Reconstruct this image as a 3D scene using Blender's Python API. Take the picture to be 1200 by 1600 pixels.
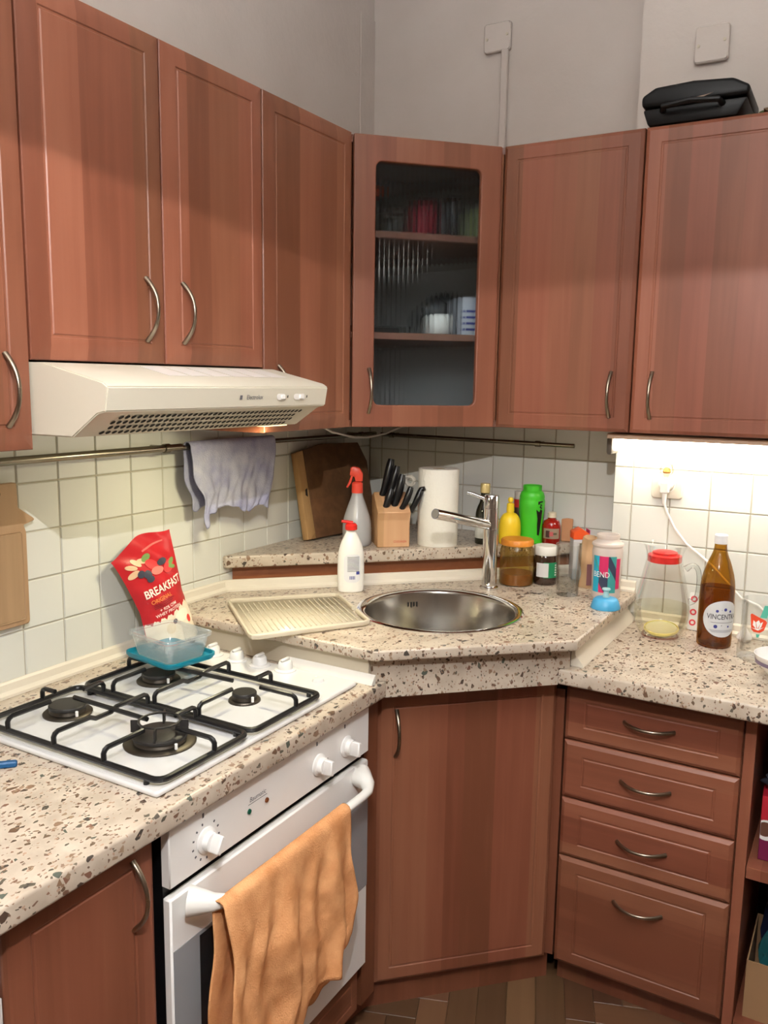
import bpy, bmesh, math, random
from mathutils import Vector, Matrix
random.seed(7)
sc = bpy.context.scene
for o in list(bpy.data.objects): bpy.data.objects.remove(o)
COL = sc.collection
PI = math.pi

# ------------------------------------------------------------------ camera, world, exposure
cam_d = bpy.data.cameras.new('camera'); cam = bpy.data.objects.new('camera', cam_d); COL.objects.link(cam)
cam_d.sensor_fit = 'VERTICAL'; cam_d.sensor_height = 36; cam_d.lens = 1321.7 * 36 / 1600; cam_d.clip_start = .05
_r = Vector((0.8641009, 0.50309967, 0.01484446)); _u = Vector((-0.0894904, 0.12454766, 0.9881697)); _f = Vector((-0.49529901, 0.85520676, -0.15264434))
CAM = Vector((1.4794, -2.4524, 1.5000))
cam.matrix_world = Matrix(((_r.x, _u.x, -_f.x, CAM.x), (_r.y, _u.y, -_f.y, CAM.y), (_r.z, _u.z, -_f.z, CAM.z), (0, 0, 0, 1)))
sc.camera = cam
w = bpy.data.worlds.new('world'); sc.world = w; w.use_nodes = True
w.node_tree.nodes['Background'].inputs[0].default_value = (1.0, .90, .84, 1)
w.node_tree.nodes['Background'].inputs[1].default_value = .05
sc.view_settings.view_transform = 'Standard'; sc.view_settings.look = 'None'; sc.view_settings.gamma = 1
sc.view_settings.use_curve_mapping = False; sc.view_settings.exposure = 0.0
PENDANT = (1.4, -2.3, 2.047)
PENDANT_W = 60; UPFILL_W = 92; TUBE_E = 16; HOOD_W = 2.6

# ------------------------------------------------------------------ helpers
class MB:
    def __init__(s): s.v = []; s.f = []
    def add(s, vs, fs):
        b = len(s.v); s.v += [tuple(x) for x in vs]; s.f += [tuple(b + i for i in f) for f in fs]; return s
    def bm(s, b):
        b.verts.ensure_lookup_table(); b.verts.index_update()
        s.add([v.co[:] for v in b.verts], [[v.index for v in f.verts] for f in b.faces]); b.free(); return s
    def box(s, x0, x1, y0, y1, z0, z1, bev=0.0, seg=1):
        b = bmesh.new(); bmesh.ops.create_cube(b, size=1)
        for v in b.verts: v.co = ((x0 + x1) / 2 + v.co.x * (x1 - x0), (y0 + y1) / 2 + v.co.y * (y1 - y0), (z0 + z1) / 2 + v.co.z * (z1 - z0))
        if bev: bmesh.ops.bevel(b, geom=list(b.edges), offset=bev, segments=seg, affect='EDGES', profile=.5)
        return s.bm(b)
    def prism(s, poly, z0, z1, ax='z', bev=0.0, seg=1):
        def P(p, h): return (p[0], p[1], h) if ax == 'z' else ((h, p[0], p[1]) if ax == 'x' else (p[0], h, p[1]))
        n = len(poly); b = bmesh.new()
        lo = [b.verts.new(P(p, z0)) for p in poly]; hi = [b.verts.new(P(p, z1)) for p in poly]
        b.faces.new(lo[::-1]); b.faces.new(hi)
        for i in range(n): b.faces.new((lo[i], lo[(i + 1) % n], hi[(i + 1) % n], hi[i]))
        bmesh.ops.recalc_face_normals(b, faces=b.faces)
        if bev: bmesh.ops.bevel(b, geom=list(b.edges), offset=bev, segments=seg, affect='EDGES', profile=.5)
        return s.bm(b)
    def lathe(s, prof, n=32, c=(0, 0, 0), ax='z'):
        b = len(s.v); rings = []
        def P(x, y, z):
            if ax == 'x': x, y, z = z, x, y
            elif ax == 'y': x, y, z = x, -z, y
            return (c[0] + x, c[1] + y, c[2] + z)
        for r, z in prof:
            if r < 1e-6: rings.append([len(s.v)]); s.v.append(P(0, 0, z))
            else:
                rings.append(list(range(len(s.v), len(s.v) + n)))
                for i in range(n): s.v.append(P(r * math.cos(2 * PI * i / n), r * math.sin(2 * PI * i / n), z))
        for a, d in zip(rings, rings[1:]):
            for i in range(n):
                j = (i + 1) % n
                if len(a) == 1 and len(d) == 1: continue
                if len(a) == 1: s.f.append((a[0], d[j], d[i]))
                elif len(d) == 1: s.f.append((a[i], a[j], d[0]))
                else: s.f.append((a[i], a[j], d[j], d[i]))
        return s
    def tube(s, pts, rad, n=8, flat=1.0, up=None, caps=True):
        pts = [Vector(p) for p in pts]; m = len(pts)
        if not isinstance(rad, (list, tuple)): rad = [rad] * m
        prev = None; rings = []
        for i, p in enumerate(pts):
            t = (pts[min(i + 1, m - 1)] - pts[max(i - 1, 0)]).normalized()
            if prev is None:
                a = Vector(up) if up else (Vector((0, 0, 1)) if abs(t.z) < .9 else Vector((1, 0, 0)))
            else: a = prev
            nn = (a - t * a.dot(t))
            if nn.length < 1e-6: nn = t.orthogonal()
            nn.normalize(); bb = t.cross(nn); prev = nn
            rings.append(len(s.v))
            for k in range(n):
                q = p + (nn * math.cos(2 * PI * k / n) * flat + bb * math.sin(2 * PI * k / n)) * rad[i]
                s.v.append(tuple(q))
        for a, d in zip(rings, rings[1:]):
            for k in range(n): s.f.append((a + k, a + (k + 1) % n, d + (k + 1) % n, d + k))
        if caps: s.f.append(tuple(rings[0] + k for k in range(n))[::-1]); s.f.append(tuple(rings[-1] + k for k in range(n)))
        return s
    def grid(s, fn, nu, nv, wrap=False):
        b = len(s.v); c = nu if wrap else nu + 1
        for j in range(nv + 1):
            for i in range(c): s.v.append(tuple(fn(i / nu, j / nv)))
        for j in range(nv):
            for i in range(nu):
                i2 = (i + 1) % c
                s.f.append((b + j * c + i, b + j * c + i2, b + (j + 1) * c + i2, b + (j + 1) * c + i))
        return s
    def star(s, poly, fn, rings=4):      # star-shaped flat print laid on a surface fn(u,v)
        q_ = []
        for (a, b), (c, d) in zip(poly, poly[1:] + poly[:1]):
            k = max(1, min(14, int(math.hypot(c - a, d - b) / .004)))
            q_ += [(a + (c - a) * i / k, b + (d - b) * i / k) for i in range(k)]
        cx = sum(p[0] for p in poly) / len(poly); cy = sum(p[1] for p in poly) / len(poly); poly = q_; n = len(poly); b = len(s.v)
        s.v.append(tuple(fn(cx, cy)))
        for k in range(1, rings + 1):
            for p in poly: s.v.append(tuple(fn(cx + (p[0] - cx) * k / rings, cy + (p[1] - cy) * k / rings)))
        for i in range(n):
            j = (i + 1) % n; s.f.append((b, b + 1 + i, b + 1 + j))
            for k in range(rings - 1):
                q = b + 1 + k * n; s.f.append((q + i, q + n + i, q + n + j, q + j))
        return s

def mesh_of(mb, name='m', ang=40, smooth=True, weld=False):
    me = bpy.data.meshes.new(name); me.from_pydata(mb.v, [], mb.f)
    b = bmesh.new(); b.from_mesh(me)
    if weld: bmesh.ops.remove_doubles(b, verts=b.verts, dist=1e-6)
    bmesh.ops.recalc_face_normals(b, faces=b.faces); b.to_mesh(me); b.free()
    if smooth:
        for p in me.polygons: p.use_smooth = True
        me.set_sharp_from_angle(angle=math.radians(ang))
    me.update(); return me
def obj(name, mb, mat, parent=None, loc=None, rot=None, smooth=True, ang=40, solid=0, stuff=False):
    me = mb if isinstance(mb, bpy.types.Mesh) else mesh_of(mb, name, ang, smooth)
    if mat is not None and not len(me.materials): me.materials.append(mat)
    o = bpy.data.objects.new(name, me); COL.objects.link(o)
    if loc: o.location = loc
    if rot: o.rotation_euler = rot
    if parent: o.parent = parent
    if solid:
        m = o.modifiers.new('s', 'SOLIDIFY'); m.thickness = solid; m.offset = 0
    if stuff: o['kind'] = 'stuff'
    return o
def tag(o, label, cat, group=None):
    o['label'] = label; o['category'] = cat
    if group: o['group'] = group
    return o
def thing(name, label, cat, loc=(0, 0, 0), rz=0, group=None):
    o = bpy.data.objects.new(name, None); COL.objects.link(o); o.empty_display_size = .02
    o.location = loc; o.rotation_euler = (0, 0, rz); return tag(o, label, cat, group)
def struct(o): o['kind'] = 'structure'; return o
def curve_mesh(splines, z0, z1, bev=0.0, seg=3):   # flat outline(s), holes allowed, given thickness and rounded edges
    cu = bpy.data.curves.new('c', 'CURVE'); cu.dimensions = '2D'; cu.fill_mode = 'BOTH'
    for s in splines:
        sp = cu.splines.new('POLY'); sp.points.add(len(s) - 1); sp.use_cyclic_u = True
        for p, q in zip(sp.points, s): p.co = (q[0], q[1], 0, 1)
    cu.extrude = (z1 - z0) / 2 - bev; cu.bevel_depth = bev; cu.bevel_resolution = seg; cu.offset = -bev
    o = bpy.data.objects.new('c', cu); COL.objects.link(o); dg = bpy.context.evaluated_depsgraph_get(); dg.update()
    me = bpy.data.meshes.new_from_object(o.evaluated_get(dg)); bpy.data.objects.remove(o)
    me.transform(Matrix.Translation((0, 0, (z0 + z1) / 2))); me.materials.clear()
    for p in me.polygons: p.use_smooth = True
    me.set_sharp_from_angle(angle=math.radians(40)); return me
def text_mesh(t, size, fn, sx=1.0, shear=0.0, space=1.0, bold=0.0, align='CENTER', ext=0.0):
    cu = bpy.data.curves.new('t', 'FONT'); cu.body = t; cu.size = size; cu.align_x = align; cu.align_y = 'CENTER'; cu.space_character = space
    cu.offset = bold; cu.shear = shear; cu.resolution_u = 3
    o = bpy.data.objects.new('t', cu); COL.objects.link(o); dg = bpy.context.evaluated_depsgraph_get(); dg.update()
    me = bpy.data.meshes.new_from_object(o.evaluated_get(dg)); bpy.data.objects.remove(o); me.materials.clear()
    for v in me.vertices: v.co = fn(v.co.x * sx, v.co.y)
    me.update(); return me
def rrect(x0, x1, y0, y1, r, n=5):
    out = []
    for cx, cy, a in ((x1 - r, y1 - r, 0), (x0 + r, y1 - r, 90), (x0 + r, y0 + r, 180), (x1 - r, y0 + r, 270)):
        for k in range(n + 1):
            t = math.radians(a + 90 * k / n); out.append((cx + r * math.cos(t), cy + r * math.sin(t)))
    return out
def circ(cx, cy, r, n=24, sy=1.0): return [(cx + r * math.cos(2 * PI * i / n), cy + r * sy * math.sin(2 * PI * i / n)) for i in range(n)]
def interp(prof, z):
    for (r0, z0), (r1, z1) in zip(prof, prof[1:]):
        if z0 <= z <= z1 and z1 > z0: return r0 + (r1 - r0) * (z - z0) / (z1 - z0)
    return prof[-1][0]
def round_prof(prof, it=2):
    for _ in range(it):
        q = [prof[0]]
        for (a, b), (c, d) in zip(prof, prof[1:]): q += [(a * .75 + c * .25, b * .75 + d * .25), (a * .25 + c * .75, b * .25 + d * .75)]
        q.append(prof[-1]); prof = q
    return prof
def facing(x, y): return math.atan2(CAM.y - y, CAM.x - x)     # heading from a spot towards the room

# ------------------------------------------------------------------ materials
def srgb(r, g, b): return tuple(((c / 255) / 12.92 if c <= 10 else ((c / 255 + .055) / 1.055) ** 2.4) for c in (r, g, b)) + (1,)
def nodes(name):
    m = bpy.data.materials.new(name); m.use_nodes = True; t = m.node_tree; return m, t, t.nodes['Principled BSDF']
def N(t, k, **kw):
    n = t.nodes.new(k)
    for a, b in kw.items():
        if a.startswith('i_'): n.inputs[a[2:].replace('_', ' ')].default_value = b
        else: setattr(n, a, b)
    return n
def plain(name, col, rough=.5, metal=0, spec=.5, emis=None, es=0, bump=0, bscale=200, coat=0, sub=0):
    m, t, p = nodes(name); p.inputs['Base Color'].default_value = srgb(*col); p.inputs['Roughness'].default_value = rough; p.inputs['Metallic'].default_value = metal
    p.inputs['Specular IOR Level'].default_value = spec; p.inputs['Coat Weight'].default_value = coat
    if emis: p.inputs['Emission Color'].default_value = srgb(*emis); p.inputs['Emission Strength'].default_value = es
    tc = N(t, 'ShaderNodeTexCoord'); nz = N(t, 'ShaderNodeTexNoise', i_Scale=bscale if bump else 60); t.links.new(tc.outputs['Object'], nz.inputs['Vector'])
    if bump:
        bp = N(t, 'ShaderNodeBump', i_Strength=bump, i_Distance=.002); t.links.new(nz.outputs['Fac'], bp.inputs['Height']); t.links.new(bp.outputs['Normal'], p.inputs['Normal'])
    else:   # faint unevenness of the finish
        mr = N(t, 'ShaderNodeMapRange'); mr.inputs['To Min'].default_value = max(0, rough - .04); mr.inputs['To Max'].default_value = min(1, rough + .04)
        t.links.new(nz.outputs['Fac'], mr.inputs['Value']); t.links.new(mr.outputs['Result'], p.inputs['Roughness'])
    return m
def wood(name, dark, mid, light, axis='z', rough=.42, scale=1.0, stave=15):
    m, t, p = nodes(name); L = t.links.new
    tc = N(t, 'ShaderNodeTexCoord'); oi = N(t, 'ShaderNodeObjectInfo')
    add = N(t, 'ShaderNodeVectorMath', operation='ADD'); mul = N(t, 'ShaderNodeVectorMath', operation='SCALE', i_Scale=37.0)
    cb = N(t, 'ShaderNodeCombineXYZ'); L(oi.outputs['Random'], cb.inputs[0]); L(oi.outputs['Random'], cb.inputs[1]); L(oi.outputs['Random'], cb.inputs[2])
    L(cb.outputs[0], mul.inputs[0]); L(tc.outputs['Object'], add.inputs[0]); L(mul.outputs[0], add.inputs[1])
    mp = N(t, 'ShaderNodeMapping'); s = {'z': (55, 55, 2.2), 'x': (2.2, 55, 55), 'y': (55, 2.2, 55)}[axis]; mp.inputs['Scale'].default_value = tuple(k * scale for k in s)
    L(add.outputs[0], mp.inputs['Vector'])
    n1 = N(t, 'ShaderNodeTexNoise', i_Scale=1.0, i_Detail=5.0, i_Distortion=.6); L(mp.outputs[0], n1.inputs['Vector'])
    mp2 = N(t, 'ShaderNodeMapping'); s2 = {'z': (7, 7, 1.3), 'x': (1.3, 7, 7), 'y': (7, 1.3, 7)}[axis]; mp2.inputs['Scale'].default_value = s2; L(add.outputs[0], mp2.inputs['Vector'])
    n2 = N(t, 'ShaderNodeTexNoise', i_Scale=1.0, i_Detail=2.0, i_Distortion=1.2); L(mp2.outputs[0], n2.inputs['Vector'])
    sx = N(t, 'ShaderNodeSeparateXYZ'); L(add.outputs[0], sx.inputs[0])
    st = N(t, 'ShaderNodeMath', operation='MULTIPLY'); st.inputs[1].default_value = stave; L(sx.outputs[{'z': 0, 'x': 2, 'y': 0}[axis]], st.inputs[0])
    vo = N(t, 'ShaderNodeTexVoronoi', voronoi_dimensions='1D', i_Scale=1.0); L(st.outputs[0], vo.inputs['W'])
    sc_ = N(t, 'ShaderNodeSeparateColor'); L(vo.outputs['Color'], sc_.inputs[0])
    a1 = N(t, 'ShaderNodeMath', operation='MULTIPLY_ADD'); a1.inputs[1].default_value = .26; L(n1.outputs['Fac'], a1.inputs[0])
    b1 = N(t, 'ShaderNodeMath', operation='MULTIPLY_ADD'); b1.inputs[1].default_value = .40; L(n2.outputs['Fac'], b1.inputs[0])
    c1 = N(t, 'ShaderNodeMath', operation='MULTIPLY'); c1.inputs[1].default_value = .34; L(sc_.outputs[0], c1.inputs[0])
    L(c1.outputs[0], b1.inputs[2]); L(b1.outputs[0], a1.inputs[2])
    cr = N(t, 'ShaderNodeValToRGB'); e = cr.color_ramp.elements; e[0].position = .34; e[0].color = srgb(*dark); e[1].position = .82; e[1].color = srgb(*light)
    k = e.new(.58); k.color = srgb(*mid); L(a1.outputs[0], cr.inputs[0])
    hr = N(t, 'ShaderNodeValToRGB'); hr.color_ramp.elements[0].color = (1.0, .95, .95, 1); hr.color_ramp.elements[1].color = (.96, 1.10, 1.02, 1); L(sc_.outputs[1], hr.inputs[0])
    hm = N(t, 'ShaderNodeMix', data_type='RGBA', blend_type='MULTIPLY'); hm.inputs['Factor'].default_value = 1.0; L(cr.outputs[0], hm.inputs['A']); L(hr.outputs[0], hm.inputs['B']); L(hm.outputs['Result'], p.inputs['Base Color'])
    p.inputs['Roughness'].default_value = rough
    bp = N(t, 'ShaderNodeBump', i_Strength=.06, i_Distance=.001); L(n1.outputs['Fac'], bp.inputs['Height']); L(bp.outputs[0], p.inputs['Normal'])
    return m
def speckle(name):
    m, t, p = nodes(name); L = t.links.new; tc = N(t, 'ShaderNodeTexCoord')
    nb = N(t, 'ShaderNodeTexNoise', i_Scale=22.0, i_Detail=3.0); L(tc.outputs['Object'], nb.inputs['Vector'])
    base = N(t, 'ShaderNodeValToRGB'); base.color_ramp.elements[0].position = .35; base.color_ramp.elements[1].position = .68
    base.color_ramp.elements[0].color = srgb(180, 166, 149); base.color_ramp.elements[1].color = srgb(202, 189, 172); L(nb.outputs['Fac'], base.inputs[0]); cur = base.outputs[0]
    for scl, keep, cols, seed in ((88, .925, [(108, 84, 66), (80, 64, 54), (140, 112, 90), (70, 64, 58), (128, 92, 76), (88, 94, 84)], 0), (140, .915, [(108, 88, 70), (142, 120, 98), (84, 68, 56), (154, 130, 106), (120, 90, 74), (94, 88, 76)], 3.7), (260, .90, [(142, 114, 94), (166, 140, 120), (116, 94, 78), (176, 146, 124), (134, 100, 82), (104, 94, 80)], 9.1)):
        mp = N(t, 'ShaderNodeMapping'); mp.inputs['Location'].default_value = (seed, seed * 1.7, seed * .6); mp.inputs['Rotation'].default_value = (.3, .2, .5 + seed); mp.inputs['Scale'].default_value = (1.25, .85, 1.0); L(tc.outputs['Object'], mp.inputs[0])
        vo = N(t, 'ShaderNodeTexVoronoi', i_Scale=float(scl), i_Randomness=1.0); L(mp.outputs[0], vo.inputs['Vector'])
        vd = N(t, 'ShaderNodeTexVoronoi', feature='DISTANCE_TO_EDGE', i_Scale=float(scl), i_Randomness=1.0); L(mp.outputs[0], vd.inputs['Vector'])
        sp = N(t, 'ShaderNodeSeparateColor'); L(vo.outputs['Color'], sp.inputs[0])
        gt = N(t, 'ShaderNodeMath', operation='GREATER_THAN'); gt.inputs[1].default_value = .05; L(vd.outputs['Distance'], gt.inputs[0])
        ch = N(t, 'ShaderNodeMath', operation='GREATER_THAN'); ch.inputs[1].default_value = keep; L(sp.outputs[2], ch.inputs[0])
        an = N(t, 'ShaderNodeMath', operation='MULTIPLY'); L(gt.outputs[0], an.inputs[0]); L(ch.outputs[0], an.inputs[1])
        cr = N(t, 'ShaderNodeValToRGB'); cr.color_ramp.interpolation = 'CONSTANT'; e = cr.color_ramp.elements
        e[0].color = srgb(*cols[0]); e[1].position = 1 / 6; e[1].color = srgb(*cols[1])
        for i in range(2, 6): q = e.new(i / 6); q.color = srgb(*cols[i])
        L(sp.outputs[0], cr.inputs[0])
        mix = N(t, 'ShaderNodeMix', data_type='RGBA'); L(an.outputs[0], mix.inputs['Factor']); L(cur, mix.inputs['A']); L(cr.outputs[0], mix.inputs['B']); cur = mix.outputs['Result']
    L(cur, p.inputs['Base Color']); p.inputs['Roughness'].default_value = .33
    return m
def clear(name, tint=(1, 1, 1), gloss=.08, rough=.02, body=0.0, bodycol=(230, 230, 230)):   # thin clear wall: lets light pass, mirrors at grazing angles
    m = bpy.data.materials.new(name); m.use_nodes = True; t = m.node_tree; t.nodes.clear(); L = t.links.new
    out = N(t, 'ShaderNodeOutputMaterial'); tr = N(t, 'ShaderNodeBsdfTransparent'); tr.inputs[0].default_value = tint + (1,)
    gl = N(t, 'ShaderNodeBsdfGlossy'); gl.inputs['Roughness'].default_value = rough
    lw = N(t, 'ShaderNodeLayerWeight', i_Blend=.25); mr = N(t, 'ShaderNodeMapRange'); mr.inputs['To Min'].default_value = gloss * .4; mr.inputs['To Max'].default_value = min(1, gloss * 4.5)
    L(lw.outputs['Fresnel'], mr.inputs[0]); mx = N(t, 'ShaderNodeMixShader'); L(mr.outputs[0], mx.inputs[0]); L(tr.outputs[0], mx.inputs[1]); L(gl.outputs[0], mx.inputs[2]); last = mx
    if body:
        df = N(t, 'ShaderNodeBsdfPrincipled'); df.inputs['Base Color'].default_value = srgb(*bodycol); df.inputs['Roughness'].default_value = .3; df.inputs['Subsurface Weight'].default_value = 0
        m2 = N(t, 'ShaderNodeMixShader'); m2.inputs[0].default_value = body; L(mx.outputs[0], m2.inputs[1]); L(df.outputs[0], m2.inputs[2]); last = m2
    L(last.outputs[0], out.inputs[0]); return m
def cloth(name, c1, c2, scale=320, rough=.95):
    m, t, p = nodes(name); L = t.links.new; tc = N(t, 'ShaderNodeTexCoord')
    nz = N(t, 'ShaderNodeTexNoise', i_Scale=24.0, i_Detail=5.0); L(tc.outputs['Object'], nz.inputs['Vector'])
    cr = N(t, 'ShaderNodeValToRGB'); cr.color_ramp.elements[0].position = .3; cr.color_ramp.elements[1].position = .7; cr.color_ramp.elements[0].color = srgb(*c1); cr.color_ramp.elements[1].color = srgb(*c2)
    L(nz.outputs['Fac'], cr.inputs[0]); L(cr.outputs[0], p.inputs['Base Color']); p.inputs['Roughness'].default_value = rough; p.inputs['Specular IOR Level'].default_value = .1
    wv = N(t, 'ShaderNodeTexVoronoi', i_Scale=float(scale)); L(tc.outputs['Object'], wv.inputs['Vector'])
    bp = N(t, 'ShaderNodeBump', i_Strength=.5, i_Distance=.0015); L(wv.outputs['Distance'], bp.inputs['Height']); L(bp.outputs[0], p.inputs['Normal']); return m
def plaster(name, c1, c2):
    m, t, p = nodes(name); L = t.links.new; tc = N(t, 'ShaderNodeTexCoord'); nz = N(t, 'ShaderNodeTexNoise', i_Scale=3.0, i_Detail=6.0); L(tc.outputs['Object'], nz.inputs['Vector'])
    cr = N(t, 'ShaderNodeValToRGB'); cr.color_ramp.elements[0].position = .3; cr.color_ramp.elements[1].position = .7; cr.color_ramp.elements[0].color = srgb(*c1); cr.color_ramp.elements[1].color = srgb(*c2)
    L(nz.outputs['Fac'], cr.inputs[0]); L(cr.outputs[0], p.inputs['Base Color']); p.inputs['Roughness'].default_value = .9; p.inputs['Specular IOR Level'].default_value = .2
    n2 = N(t, 'ShaderNodeTexNoise', i_Scale=60.0, i_Detail=4.0); L(tc.outputs['Object'], n2.inputs['Vector'])
    bp = N(t, 'ShaderNodeBump', i_Strength=.25, i_Distance=.004); L(n2.outputs['Fac'], bp.inputs['Height']); L(bp.outputs[0], p.inputs['Normal']); return m
def tile_mat():
    m, t, p = nodes('glazed_tile'); L = t.links.new; oi = N(t, 'ShaderNodeObjectInfo'); cr = N(t, 'ShaderNodeValToRGB')
    cr.color_ramp.elements[0].color = srgb(216, 217, 209); cr.color_ramp.elements[1].color = srgb(224, 225, 218); L(oi.outputs['Random'], cr.inputs[0]); L(cr.outputs[0], p.inputs['Base Color'])
    p.inputs['Roughness'].default_value = .22; tc = N(t, 'ShaderNodeTexCoord'); nz = N(t, 'ShaderNodeTexNoise', i_Scale=18.0); L(tc.outputs['Object'], nz.inputs['Vector'])
    bp = N(t, 'ShaderNodeBump', i_Strength=.08, i_Distance=.003); L(nz.outputs['Fac'], bp.inputs['Height']); L(bp.outputs[0], p.inputs['Normal']); return m
def steel(name, col=(190, 188, 182), rough=.28, aniso=0.0):
    m, t, p = nodes(name); L = t.links.new; p.inputs['Base Color'].default_value = srgb(*col); p.inputs['Metallic'].default_value = 1; p.inputs['Roughness'].default_value = rough; p.inputs['Anisotropic'].default_value = aniso
    tc = N(t, 'ShaderNodeTexCoord'); mp = N(t, 'ShaderNodeMapping'); mp.inputs['Scale'].default_value = (8, 8, 400); L(tc.outputs['Object'], mp.inputs[0]); nz = N(t, 'ShaderNodeTexNoise', i_Scale=1.0); L(mp.outputs[0], nz.inputs['Vector'])
    mr = N(t, 'ShaderNodeMapRange'); mr.inputs['To Min'].default_value = rough * .8; mr.inputs['To Max'].default_value = rough * 1.2; L(nz.outputs['Fac'], mr.inputs[0]); L(mr.outputs[0], p.inputs['Roughness']); return m

WD = ((118, 67, 48), (139, 83, 62), (156, 99, 76))
M_wood = wood('alder_door', *WD); M_woodh = wood('alder_drawer', *WD, axis='x'); M_woody = wood('alder_frame', *WD, axis='y'); M_carc = wood('alder_side', (112, 63, 44), (128, 75, 54), (142, 88, 66))
M_top = speckle('speckled_worktop'); M_tile = tile_mat(); M_grout = plaster('grout', (172, 166, 150), (186, 180, 164))
M_wall = plaster('painted_plaster', (196, 186, 178), (206, 197, 190)); M_ceil = plaster('ceiling_paint', (226, 222, 216), (232, 228, 222))
M_nickel = steel('brushed_nickel', (150, 138, 122), .3); M_chrome = steel('chrome', (225, 225, 225), .06); M_sink = steel('sink_steel', (176, 172, 164), .2, .6)
M_rail = steel('rail_steel', (140, 134, 120), .25)
M_white = plain('white_enamel', (216, 215, 214), .25, coat=.3); M_ovw = plain('oven_white', (243, 242, 239), .3); M_black = plain('black_enamel', (16, 16, 18), .35); M_blackm = plain('burner_black', (30, 27, 25), .5)
M_hood = plain('hood_cream', (208, 202, 184), .35); M_hole = plain('hole_dark', (22, 20, 16), .8); M_vent = plain('vent_grey', (224, 220, 214), .35)
M_pvc = plain('cream_strip', (222, 214, 198), .35); M_pvcw = plain('white_strip', (232, 228, 220), .4); M_riser = plain('riser_beige', (196, 186, 166), .5)
M_grey = plain('grey_plastic', (120, 116, 110), .5); M_wplast = plain('white_plastic', (238, 236, 230), .35); M_glassgrey = plain('oven_glass_grey', (150, 152, 156), .12); M_glassdark = plain('oven_window', (34, 34, 36), .08)
M_red = plain('red_plastic', (214, 38, 30), .35); M_orange = plain('orange_plastic', (240, 92, 40), .4)
M_glass = clear('clear_glass', (.985, .99, .985)); M_glass2 = clear('clear_glass_heavy', (.985, .99, .985), .10); M_water = clear('water', (.975, .98, .97), .06)
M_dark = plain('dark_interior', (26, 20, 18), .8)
M_ink = plain('grey_ink', (92, 92, 98), .6); M_inkb = plain('blue_ink', (60, 66, 140), .6); M_paper = plain('white_paper', (232, 232, 228), .7)

# ------------------------------------------------------------------ the room
TP = .1006; TT = .006
def wall(name, x0, x1, y0, y1, z0, z1, m=None): return struct(obj(name, MB().box(x0, x1, y0, y1, z0, z1), m or M_wall, smooth=False))
wl = wall('wall_left', -.15, -TT, -4.6, .15, 0, 2.85)
wb = wall('wall_back', -.15, .872, TT, .15, 0, 2.85)
wj = wall('wall_right', .872, 3.3, -.1345 + TT, .15, 0, 2.85)
M_bouncecut = plaster('bounce_cut_dark', (120, 104, 92), (132, 116, 102)); wall('wall_far_side', 3.3, 3.4, -4.7, .15, 0, 2.85, M_bouncecut); wall('wall_behind', -.15, 3.3, -4.7, -4.6, 0, 2.85, M_bouncecut)  # unseen walls, coloured dark to cut the light they bounce back
struct(obj('ceiling', MB().box(-.15, 3.3, -4.6, .15, 2.85, 2.95), M_ceil, smooth=False))
fl = struct(obj('floor', MB().box(-.15, 3.3, -4.6, .15, -.06, -.004), wood('floor_dark', (78, 54, 38), (92, 64, 45), (106, 76, 54), axis='x'), smooth=False))
def frustum(w_, h_, t, c=.0016):      # a tile: flat front with a slightly rounded rim, in x-z, front at y=-t
    a = [(0, 0), (w_, 0), (w_, h_), (0, h_)]; b = [(c, c), (w_ - c, c), (w_ - c, h_ - c), (c, h_ - c)]
    v = [(x, 0, z) for x, z in a] + [(x, -t * .55, z) for x, z in a] + [(x, -t, z) for x, z in b]
    f = [(i, (i + 1) % 4, 4 + (i + 1) % 4, 4 + i) for i in range(4)] + [(4 + i, 4 + (i + 1) % 4, 8 + (i + 1) % 4, 8 + i) for i in range(4)] + [(8, 9, 10, 11), (3, 2, 1, 0)]
    return mesh_of(MB().add(v, f), 'tile', smooth=False)
_tm = {}
def tiles(parent, place, us, vs, rot):
    for u0, u1 in zip(us, us[1:]):
        for v0, v1 in zip(vs, vs[1:]):
            g = .0014; k = (round(u1 - u0, 4), round(v1 - v0, 4))
            if min(k) < .008: continue
            if k not in _tm: _tm[k] = frustum(k[0] - 2 * g, k[1] - 2 * g, TT + random.uniform(-.0003, .0003)); _tm[k].materials.append(M_tile)
            o = obj('tile', _tm[k], None, parent, place(u0 + g, v0 + g), rot)
zs_l = [.862 + 0] + [1.2851 - TP * k for k in range(3, -2, -1)]
zs_l = [.868] + [1.2851 + TP * k for k in range(-3, 2)]
ys = sorted([-.4619 - TP * k for k in range(-4, 15)]); ys = [y for y in ys if y < -.01] + [0]
tiles(wl, lambda u, v: (-TT, u, v), ys, zs_l, (0, 0, PI / 2))
zs_b = [.94] + [1.2772 + TP * k for k in range(-3, 2)]
xs = [0] + [.0461 + TP * k for k in range(0, 9)]; xs = [x for x in xs if x < .868] + [.868]
tiles(wb, lambda u, v: (u, TT, v), xs, zs_b, (0, 0, 0))
zs_j = [.875] + [1.2787 + TP * k for k in range(-3, 2)]
xj = [.8654] + [.9166 + TP * k for k in range(0, 11)]
tiles(wj, lambda u, v: (u, -.1345 + TT, v), xj, zs_j, (0, 0, 0))
# grout beds behind the tiles
obj('grout_bed', MB().box(-TT - .001, -TT + .0028, -1.95, TT, .86, 1.386), M_grout, wl, smooth=False)
obj('grout_bed', MB().box(-TT, .868, TT - .0028, TT + .001, .9, 1.378), M_grout, wb, smooth=False)
obj('grout_bed', MB().box(.8665, 1.923, -.1345 + TT - .0028, -.1345 + TT + .001, .86, 1.38), M_grout, wj, smooth=False)
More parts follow.
